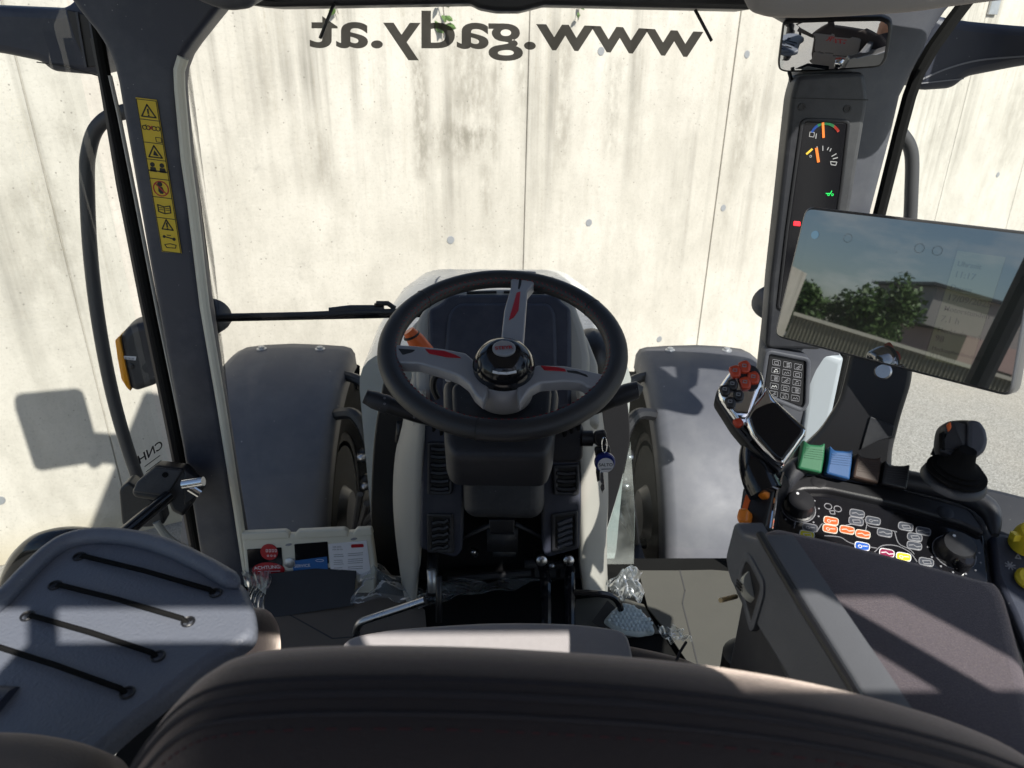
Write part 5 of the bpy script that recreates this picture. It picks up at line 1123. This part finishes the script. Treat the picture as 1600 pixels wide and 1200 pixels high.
# joystick with bellows
jc = Pd(1492, 745, .80)
jb = A_('joystick_base', MB().rev([(.034, -.006), (.033, -.002), (.030, .001), (.028, .002)], jc, (0, -.15, 1), 30), 'plastic_dark')
A_('bellows', MB().rev([(.031, .0), (.031, .003), (.026, .004), (.027, .007), (.022, .008), (.023, .011), (.017, .013), (.013, .018), (.009, .034)], jc + V((0, 0, .004)), (.03, -.15, 1), 30), 'rubber', jb)
jp = Pl(Pd(1508, 690, .79), (-.35, -.75, .55))
jo = jp.tr([(1474, 664), (1486, 655), (1510, 653), (1530, 655), (1540, 668), (1544, 688), (1540, 706), (1522, 722), (1500, 724), (1478, 716), (1469, 700), (1470, 680)])
jh = A_('joystick_head', MB().pad(jp, fil(jo, .012, 5), -.05, 0, .016, 6, True), 'plastic_black', jb, smooth=60)
A_('head_facet', MB().pad(jp, fil(jp.tr([(1512, 656), (1530, 658), (1540, 672), (1543, 690), (1538, 706), (1520, 720), (1510, 700)]), .004, 3), -.02, .004, .004), 'plastic_grey', jb)
A_('orange_button', MB().pad(jp, fil(jp.tr([(1478, 664), (1484, 659), (1486, 668), (1481, 676)]), .002), 0, .005, .002), 'orange', jb)
A_('side_button', MB().pad(jp, fil(jp.tr([(1470, 676), (1475, 674), (1476, 704), (1471, 702)]), .001), -.01, .003, .001), 'rubber', jb)
# right-hand end with yellow knobs
ye = A_('end_panel', MB().pad(kz.off(.004), fil(kz.tr([(1546, 838), (1560, 834), (1620, 846), (1720, 880), (1720, 1100), (1620, 1060), (1580, 960), (1552, 900)]), .008), -.03, 0, .006), 'plastic_blue')
c_ = kz.pt(*kz.uv(1596, 855), .006); A_('yellow_knob', MB().rev([(.016, 0), (.016, .018), (.013, .028), (.0001, .032)], c_, kz.n, 22).box(c_ + kz.n * .02 - kz.u * .016, (.012, .008, .008)), 'yellow', ye)
c_ = kz.pt(*kz.uv(1602, 910), .006); A_('yellow_knob', MB().rev([(.013, 0), (.013, .003), (.010, .006), (.0001, .007)], c_, kz.n, 22), 'yellow', ye)
fs_ = MB(); a, b = kz.uv(1576, 887)
for q in range(4): fs_.strip(kz, [(a - .005 * math.cos(q * math.pi / 4), b - .005 * math.sin(q * math.pi / 4)), (a + .005 * math.cos(q * math.pi / 4), b + .005 * math.sin(q * math.pi / 4))], .0013, .0047, .004)
fs_.strip(kz, kz.tr([(1584, 875), (1588, 869), (1592, 876)]), .0012, .0047, .004, True); A_('snowflake_mark', fs_, 'grey_mark', ye, smooth=0)

# ================================================================== touchscreen
MO = thing('touchscreen_monitor', Pd(1385, 560, .93), 'tilted glossy touchscreen reflecting trees and sky, on a black bracket', 'screen')
mn_ = V((-.78, -.60, .18)).normalized(); mp_ = Pl(Pd(1405, 480, .90), mn_)
def O_(name, mb, m, parent=None, **k): return obj(name, mb, M[m] if isinstance(m, str) else m, parent or MO, **k)
mo_ = fil(mp_.tr([(1258, 322), (1626, 364), (1582, 622), (1208, 526)]), .014, 6); mo_ = mo_ if area(mo_) > 0 else mo_[::-1]
mat('bezel', (.16, .16, .165), .3, metal=.7)
bd = O_('bezel', MB().pad(mp_, mo_, -.028, 0, .004, 4, True), 'bezel')
m = bpy.data.materials.new('screen_glass'); m.use_nodes = True; p_ = m.node_tree.nodes['Principled BSDF']; p_.inputs['Base Color'].default_value = (.012, .014, .014, 1); p_.inputs['Roughness'].default_value = .015; p_.inputs['IOR'].default_value = 3.0
M['screen_glass'] = m
gl_ = O_('screen', MB().prism(mp_, inset(mo_, .0035), -.002, .0012), 'screen_glass', bd, smooth=0)
UI = V(mp_.uv(1262, 330)); UJ = V(mp_.uv(1600, 370)); UK = V(mp_.uv(1216, 522))
ex = (UJ - UI); ey = (UK - UI)
def ui(f, g): q = UI + ex * f + ey * g; return (q.x, q.y)
ang = math.atan2(ex.y, ex.x)
def uim(name, c, e): 
    mm = bpy.data.materials.new(name); mm.use_nodes = True; pp_ = mm.node_tree.nodes['Principled BSDF']; pp_.inputs['Base Color'].default_value = (.01, .01, .01, 1); pp_.inputs['Roughness'].default_value = .015; pp_.inputs['IOR'].default_value = 3.0
    pp_.inputs['Emission Color'].default_value = (*c, 1); pp_.inputs['Emission Strength'].default_value = e; M[name] = mm
uim('ui_panel', (.30, .36, .30), .008); uim('ui_side', (.42, .50, .26), .035); uim('ui_dark', (.02, .02, .02), .02); uim('ui_blue', (.1, .35, .6), .12)
O_('display_field', MB().prism(mp_, [ui(.04, .07), ui(.76, .07), ui(.76, .90), ui(.04, .90)], .0012, .0014), 'ui_panel', gl_, smooth=0)
O_('display_column', MB().prism(mp_, [ui(.765, .14), ui(.96, .14), ui(.96, .90), ui(.765, .90)], .0012, .0015), 'ui_side', gl_, smooth=0)
tx = MB()
def ut(s, f, g, z, al='LEFT'): O_('display_text', text_on(MB(), s, mp_, *ui(f, g), z, .0018, ang, .005, al), 'ui_dark', gl_, smooth=0)
for s_, g, z in (('Uhrzeit', .24, .0085), ('11:17', .315, .0105), ('Datum', .40, .0085), ('17/09/2025', .475, .0105), ('Motorstunden', .55, .0085), ('7.1 h', .625, .0105), ('Heckhubwerk', .70, .0085), ('98', .765, .0105), ('Heckzapfwellendreh.', .83, .0066), ('0 U/min', .885, .0090)): ut(s_, .78, g, z)
ut('Motor U/min', .42, .46, .0085); ut('1730', .42, .53, .0105); ut('Motor-Auslast.', .38, .63, .0085); ut('100', .40, .70, .0105)
for f in (.25, .60, .68): O_('display_icon', MB().rimframe(mp_, circ(*ui(f, .16), .006, 20), .001, .0014, .0018, .0002), 'ui_dark', gl_, smooth=0)
tx.strip(mp_, [ui(.36, .20), ui(.5, .21)], .003, .0018, .0014)
O_('display_bar', tx, 'ui_dark', gl_, smooth=0)
O_('status_light', MB().prism(mp_, circ(*ui(.075, .17), .0055, 20), .0014, .0019), 'ui_blue', gl_, smooth=0)
for f, t_ in ((.80, 'min 1'), (.90, 'min 0')): 
    bb_ = MB().prism(mp_, [ui(f - .035, .925), ui(f + .045, .925), ui(f + .045, .985), ui(f - .035, .985)], .0012, .0016); O_('display_key', bb_, 'ui_panel', gl_, smooth=0)
O_('screen_knob', MB().rev([(.011, -.01), (.011, .004), (.009, .006), (.0001, .006)], Pd(1380, 580, .955), (-.5, -.7, .3), 22), 'steel')
ba = Pl(Pd(1350, 650, .97), (-.45, -.85, .25))
O_('bracket', MB().pad(ba, fil(ba.tr([(1330, 548), (1350, 540), (1428, 560), (1424, 600), (1408, 650), (1394, 705), (1392, 760), (1240, 740), (1244, 708), (1282, 672), (1312, 625)]), .012, 5), -.02, 0, .006), 'plastic_black')
O_('bracket_plate', MB().pad(ba, fil(ba.tr([(1360, 650), (1398, 666), (1394, 682), (1372, 688), (1345, 702)]), .002), 0, .003, .001), 'plastic_dark')
# small clip under the grip: tan stick
tag(obj('wooden_stick', MB().tube([Px(1126, 938, .235), Px(1150, 932, .262)], .0026, 8), M['wood'], loc=Px(1138, 935, .25)), 'short tan wooden stick poking out beside the grey armrest side', 'stick')

# ================================================================== loose things on the cab floor
def film(name, col=(.85, .9, .92), k=.32):
    m = bpy.data.materials.new(name); m.use_nodes = True; nt = m.node_tree; nt.nodes.clear()
    out = nt.nodes.new('ShaderNodeOutputMaterial'); tr = nt.nodes.new('ShaderNodeBsdfTransparent'); gl = nt.nodes.new('ShaderNodeBsdfGlossy'); df = nt.nodes.new('ShaderNodeBsdfTranslucent'); d2 = nt.nodes.new('ShaderNodeBsdfDiffuse')
    tr.inputs['Color'].default_value = (.93, .95, .96, 1); gl.inputs['Roughness'].default_value = .28; df.inputs['Color'].default_value = (*col, 1); d2.inputs['Color'].default_value = (*col, 1)
    fr = nt.nodes.new('ShaderNodeFresnel'); fr.inputs['IOR'].default_value = 1.28
    a = nt.nodes.new('ShaderNodeMixShader'); a.inputs['Fac'].default_value = k * .55; b = nt.nodes.new('ShaderNodeMixShader'); c = nt.nodes.new('ShaderNodeMixShader'); c.inputs['Fac'].default_value = .5
    nt.links.new(df.outputs[0], c.inputs[1]); nt.links.new(d2.outputs[0], c.inputs[2]); nt.links.new(tr.outputs[0], a.inputs[1]); nt.links.new(c.outputs[0], a.inputs[2])
    nt.links.new(fr.outputs[0], b.inputs['Fac']); nt.links.new(a.outputs[0], b.inputs[1]); nt.links.new(gl.outputs[0], b.inputs[2]); nt.links.new(b.outputs[0], out.inputs['Surface']); M[name] = m
film('film', (.70, .76, .80), .32); film('bubble_film', (.80, .90, .95), 1.35)
def crumple(px4, z, amp, label, seed, nu=60, nv=40, name='plastic_film', lift=0):
    rr = random.Random(seed); ph = [(rr.uniform(-13, 13), rr.uniform(-10, 10), rr.uniform(0, 6), rr.uniform(.3, 1)) for _ in range(6)]
    c = [Pz(x, y, z) for x, y in px4]
    def fn(a, b):
        q = c[0].lerp(c[1], a).lerp(c[3].lerp(c[2], a), b); h = 0
        for u, v, p, w_ in ph: h += w_ * abs(math.sin(u * a + v * b + p))
        return q + V((.25 * amp * math.sin(9 * b + seed), .25 * amp * math.sin(11 * a + seed), (h / 2.2 - .6) * amp * .75 + lift * math.sin(math.pi * a) * (1 - b)))
    o = obj(name, MB().grid(fn, nu, nv), M['film'], loc=c[0], smooth=22, recalc=False); return tag(o, label, 'plastic film', 'clear plastic film on the cab floor')
crumple([(556, 895), (590, 890), (662, 938), (552, 950)], 1.335, .030, 'crumpled clear film beside the leaning dark board', 3, lift=.04)
crumple([(640, 930), (700, 916), (870, 910), (650, 955)], 1.33, .03, 'long strip of clear film behind the pedals', 5)
crumple([(948, 915), (1000, 898), (1006, 944), (960, 940)], 1.335, .022, 'clear film between the pedals and the right cardboard', 8, lift=.03)
crumple([(382, 895), (425, 885), (412, 965), (392, 960)], 1.36, .022, 'wisp of clear film by the front corner of the desk', 11)
crumple([(1025, 984), (1060, 984), (1080, 1004), (1040, 1008)], 1.36, .02, 'small scrap of film by the right side of the seat cushion', 13)
def sheet(outl, z, m, label, name='cardboard_sheet', group='cardboard on the cab floor', fold=None, th=.004, pl=None):
    p = pl or Pl(Pz(*outl[0], z), (0, 0, 1), (0, 1, 0)); q = p.tr(outl)
    o = obj(name, MB().prism(p, q, 0, th), M[m], loc=p.o, smooth=0, bevel=.0008)
    tag(o, label, 'cardboard', group)
    if fold: obj('fold_line', MB().strip(p, p.tr(fold), .003, th + .0006, th), M['cardboard_dark'], o, smooth=0)
    return o
mat('cardboard_grey', (.072, .069, .060), .9, bump=.35, bscale=90, var=.15, vscale=14)
mat('board_dark', (.022, .023, .028), .7, bump=.2, bscale=120, var=.2)
sheet([(396, 960), (420, 925), (520, 918), (640, 935), (664, 955), (668, 1000), (560, 1030), (430, 1035), (400, 1010)], 1.306, 'cardboard', 'brown cardboard sheet on the left floor in patches of sun', fold=[(430, 950), (520, 1000), (640, 990)])
lp2 = Pl(Pz(480, 956, 1.312), (.05, -.62, .78))
sheet([(420, 897), (558, 881), (552, 946), (410, 968)], 1.31, 'board_dark', 'dark cardboard sheet leaning on the cream storage box', pl=lp2)
sheet([(997, 893), (1062, 893), (1112, 892), (1138, 894), (1152, 930), (1180, 985), (1160, 1060), (1090, 1060), (1044, 992), (1012, 952)], 1.314, 'cardboard_grey', 'grey-brown cardboard sheet on the right floor below the fender', fold=[(1062, 893), (1070, 925), (1066, 945), (1080, 1000), (1092, 1050)])
sheet([(900, 938), (960, 932), (1006, 946), (1030, 990), (960, 1000), (890, 985)], 1.307, 'cardboard_grey', 'cardboard piece under the bubble wrap and throttle pedal')
sheet([(925, 972), (950, 938), (962, 950), (944, 985)], 1.33, 'cardboard_dark', 'small dark cardboard flap behind the bubble wrap', pl=Pl(Pz(940, 965, 1.33), (-.3, -.5, .8)))
# bubble wrap
bw = Pl(Pz(985, 965, 1.37), (.1, -.45, .9), (0, 1, 0))
bo = [(944, 968), (958, 952), (974, 938), (990, 942), (1008, 955), (1020, 970), (1027, 988), (1000, 992), (970, 986)]
BW = obj('bubble_wrap', MB().pad(bw, fil(bw.tr(bo), .01), -.03, 0, .014, 4, True), M['bubble_film'], loc=bw.o); tag(BW, 'roll of pale blue bubble wrap on the floor right of the seat cushion', 'bubble wrap')
bm_ = MB()
bq = bw.tr(bo); cxm = sum(p[0] for p in bq) / len(bq); cym = sum(p[1] for p in bq) / len(bq)
def inside(p, poly):
    c = False
    for i in range(len(poly)):
        (x1, y1), (x2, y2) = poly[i - 1], poly[i]
        if (y1 > p[1]) != (y2 > p[1]) and p[0] < (x2 - x1) * (p[1] - y1) / (y2 - y1) + x1: c = not c
    return c
for i in range(-9, 10):
    for j in range(-9, 10):
        a, b = cxm + (i + (j % 2) * .5) * .0095, cym + j * .0085
        if inside((a, b), inset(bq if area(bq) > 0 else bq[::-1], .004)): bm_.ball(bw.pt(a, b, .0), .0042, .0042, .0035, (bw.u, bw.v, bw.n), 8, 5)
obj('bubbles', bm_, M['bubble_film'], BW)

# ================================================================== what the screen and the mirror reflect: the yard on the left
mat('sheet_metal', (.26, .25, .20), .5, metal=.2, var=.12, vscale=2); mat('render_pink', (.45, .33, .30), .9, var=.1, vscale=2); mat('flat_roof', (.30, .29, .28), .8, var=.1)
FN = thing('corrugated_fence', V((-12, -4, 0)), 'corrugated metal fence across the yard, seen in the touchscreen', 'fence')
A0, A1 = V((-11.5, -1.3, 0)), V((-9.6, -12, 0)); dF = (A1 - A0); LF = dF.length; dF.normalize(); nF = V((-dF.y, dF.x, 0))
nP = 180; fv = []; ff = []
for i in range(nP * 4 + 1):
    q = A0 + dF * LF * i / (nP * 4) + nF * (.03 if i % 4 in (1, 2) else 0); fv += [q, q + V((0, 0, 2.25))]
ff = [(2 * i, 2 * i + 2, 2 * i + 3, 2 * i + 1) for i in range(nP * 4)]
obj('metal_sheet', MB().add(fv, ff), M['sheet_metal'], FN, smooth=0, recalc=False)
obj('capping', MB().box((A0 + A1) / 2 + V((0, 0, 2.28)), (LF, .16, .06), (dF, nF, V((0, 0, 1)))), M['cream'], FN, smooth=0)
def tree(x, y, h, rad, label, seed):
    rr = random.Random(seed); t = thing('yard_tree', V((x, y, 0)), label, 'tree', 'trees behind the fence across the yard')
    obj('trunk', MB().tube([V((x, y, 0)), V((x + .1, y, h * .3)), V((x, y + .1, h * .8))], [.22, .18, .05], 8), M['bark'], t)
    cb = MB(); cl = [(V((x + rr.uniform(-1, 1) * rad * .6, y + rr.uniform(-1, 1) * rad * .6, h * rr.uniform(.35, .95))), rad * rr.uniform(.25, .45)) for _ in range(26)]
    for c, r in cl:
        for _ in range(200):
            d = V((rr.gauss(0, 1), rr.gauss(0, 1), rr.gauss(0, .8))).normalized() * r * rr.uniform(.5, 1.05); q = c + d; a = V((rr.uniform(-1, 1), rr.uniform(-1, 1), rr.uniform(-1, 1))).normalized(); b = a.cross(V((rr.uniform(-1, 1), rr.uniform(-1, 1), 1))).normalized(); s_ = rr.uniform(.05, .11)
            cb.add([q + a * s_, q + b * s_ * .6, q - a * s_, q - b * s_ * .6], [(0, 1, 2, 3)])
    obj('crown', cb, M['leaf'], t, smooth=0, recalc=False)
tree(-20.5, -3.4, 3.3, .9, 'smaller dense tree behind the fence, nearer the concrete wall', 1)
tree(-21, -5.2, 4.1, 1.35, 'taller dense tree behind the fence, beside the flat-roofed building', 2)
BD = thing('flat_roofed_building', V((-24, -11, 0)), 'pale flat-roofed building across the yard, seen in the touchscreen', 'building')
obj('wall', MB().box((-25, -11.8, 1.6), (8, 8, 3.2)), M['render_pink'], BD, smooth=0)
obj('upper_wall', MB().box((-26, -10.5, 3.85), (6, 6.5, 1.2)), M['flat_roof'], BD, smooth=0)
obj('roof', MB().box((-26, -10.5, 4.5), (6.4, 6.9, .10)), M['plastic_dark'], BD, smooth=0)
for k in range(4): obj('window', MB().box((-20.98, -8.8 - k * 2, 2.0), (.08, 1.0, 1.0)), M['plastic_gloss'], BD, smooth=0)

# ================================================================== the photographer leaning in at the rear window
PN = thing('person', V((.06, -.95, .86)), 'person in a blue short-sleeved shirt leaning in behind the seat, holding a phone', 'person')
mat('skin', (.46, .25, .17), .55, var=.08, vscale=30, spec=.4); mat('shirt', (.05, .10, .26), .9, bump=.4, bscale=300, var=.12); mat('trousers', (.05, .05, .06), .9, var=.15); mat('hair', (.05, .035, .025), .7, bump=.8, bscale=400, var=.3)
def skin(name, verts, edges, m, parent, sub=2):
    me = bpy.data.meshes.new(name); L = org(parent); me.from_pydata([tuple(V(v[0]) - L) for v in verts], edges, []); o = bpy.data.objects.new(name, me); C.objects.link(o); o.parent = parent; ORG[o.name] = L
    o.modifiers.new('skin', 'SKIN'); 
    for i, v in enumerate(verts):
        r = v[1]; me.skin_vertices[0].data[i].radius = (r, r) if isinstance(r, (int, float)) else r
    me.skin_vertices[0].data[0].use_root = True
    if sub: s_ = o.modifiers.new('sub', 'SUBSURF'); s_.levels = sub; s_.render_levels = sub
    me.materials.append(m); 
    dg = bpy.context.evaluated_depsgraph_get(); ev = o.evaluated_get(dg); m2 = bpy.data.meshes.new_from_object(ev); o.modifiers.clear(); o.data = m2
    m2.polygons.foreach_set('use_smooth', [True] * len(m2.polygons)); return o
def hand(s):
    """palm and five fingers closed on the edge of the phone; returns skin vertices and edges from a wrist"""
    w0 = V((s * .105, -.085, 2.415)); pm = V((s * .088, -.055, 2.452)); vs = [(w0, .024), (pm, (.030, .018))]; es = [(0, 1)]
    kn = [V((s * .084, -.050, 2.492)), V((s * .082, -.048, 2.476)), V((s * .082, -.047, 2.460)), V((s * .083, -.046, 2.446))]
    for i, k in enumerate(kn):
        n0 = len(vs); ln = (.026, .029, .027, .021)[i]
        vs += [(k + V((s * .006, .006, 0)), .0092), (k + V((s * .002, .026 if i else .024, .003)), .0085), (k + V((-s * ln * .8, .034, .004)), .0072)]
        es += [(1, n0), (n0, n0 + 1), (n0 + 1, n0 + 2)]
    n0 = len(vs); vs += [(pm + V((-s * .012, -.012, .018)), .0115), (pm + V((-s * .030, -.004, .040)), .0095), (pm + V((-s * .046, .004, .055)), .0080)]; es += [(1, n0), (n0, n0 + 1), (n0 + 1, n0 + 2)]
    return [(v[0] + V((0, -.022, 0)), v[1]) for v in vs], es
bv = [(V((.06, -.92, 1.78)), (.15, .12)), (V((.06, -.78, 1.98)), (.14, .11)), (V((.06, -.58, 2.18)), (.16, .12)), (V((.06, -.48, 2.30)), (.13, .10)), (V((.06, -.42, 2.38)), .058), (V((.06, -.37, 2.44)), .056), (V((.05, -.32, 2.52)), (.078, .095)), (V((.05, -.30, 2.60)), (.075, .09)), (V((.05, -.31, 2.66)), .05)]
be = [(i, i + 1) for i in range(8)]
for s in (-1, 1):
    n0 = len(bv); bv += [(V((.06 + s * .17, -.47, 2.28)), .062), (V((.06 + s * .24, -.36, 2.14)), .048), (V((.04 + s * .25, -.27, 2.10)), .042), (V((s * .17, -.18, 2.26)), .036)]; be += [(3, n0), (n0, n0 + 1), (n0 + 1, n0 + 2), (n0 + 2, n0 + 3)]
    hv, he = hand(s); m0 = len(bv); bv += hv; be += [(n0 + 3, m0)] + [(a + m0, b + m0) for a, b in he]
    n0 = len(bv); bv += [(V((.06 + s * .10, -.90, 1.68)), .10), (V((.06 + s * .12, -.80, 1.28)), .068), (V((.06 + s * .12, -.98, .95)), .052), (V((.06 + s * .12, -1.0, .90)), .045), (V((.06 + s * .13, -.86, .885)), .035)]; be += [(0, n0), (n0, n0 + 1), (n0 + 1, n0 + 2), (n0 + 2, n0 + 3), (n0 + 3, n0 + 4)]
bd_ = skin('body', bv, be, M['skin'], PN)
sv = [(V((.06, -.86, 1.86)), (.165, .135)), (V((.06, -.78, 1.98)), (.162, .132)), (V((.06, -.58, 2.18)), (.182, .140)), (V((.06, -.475, 2.30)), (.150, .115)), (V((.06, -.435, 2.355)), .082)]
se = [(0, 1), (1, 2), (2, 3), (3, 4)]
for s in (-1, 1):
    n0 = len(sv); sv += [(V((.06 + s * .17, -.47, 2.28)), .082), (V((.06 + s * .225, -.385, 2.17)), .068)]; se += [(3, n0), (n0, n0 + 1)]
skin('shirt', sv, se, M['shirt'], PN)
tv = [(V((.06, -.93, 1.76)), (.175, .15)), (V((.06, -.88, 1.86)), (.165, .14))]; te = [(0, 1)]
for s in (-1, 1):
    n0 = len(tv); tv += [(V((.06 + s * .10, -.90, 1.66)), .125), (V((.06 + s * .12, -.80, 1.28)), .09), (V((.06 + s * .12, -.97, .98)), .075)]; te += [(0, n0), (n0, n0 + 1), (n0 + 1, n0 + 2)]
skin('trousers', tv, te, M['trousers'], PN)
obj('hair', MB().ball((.05, -.335, 2.615), .088, .095, .088).ball((.05, -.36, 2.56), .08, .075, .08), M['hair'], PN)
fc = MB()
for s in (-1, 1): obj('ear', MB().ball((.05 + s * .082, -.32, 2.55), .012, .02, .03), M['skin'], PN); obj('eye', MB().ball((.05 + s * .032, -.237, 2.575), .012, .008, .007), M['white'], PN)
obj('nose', MB().ball((.05, -.222, 2.55), .014, .02, .025), M['skin'], PN); obj('mouth', MB().ball((.05, -.233, 2.515), .024, .008, .006), M['thread_red'], PN)
for s in (-1, 1): obj('shoe', MB().tube([V((.06 + s * .12, -1.04, .895)), V((.06 + s * .125, -.95, .895)), V((.06 + s * .13, -.80, .885))], [.045, .05, .035], 12, flat=.8), M['rubber'], PN)
PH = Pl(V((0, -.033, 2.4925)), (0, -.904, .427)); PH = Pl(V((0, -.020, 2.490)), (0, .904, -.427))
ph = obj('smartphone', MB().pad(PH, fil(rect(-.082, -.038, .082, .038), .01), -.008, 0, .003, 3, True), M['plastic_gloss'], loc=PH.o); tag(ph, 'black smartphone held sideways in both hands of the person', 'phone')
T_('rear_step', MB().box((.06, -.92, .83), (.6, .4, .04)).box((.06, -.55, .9), (.5, .6, .3)), 'plastic_black', bevel=.01)
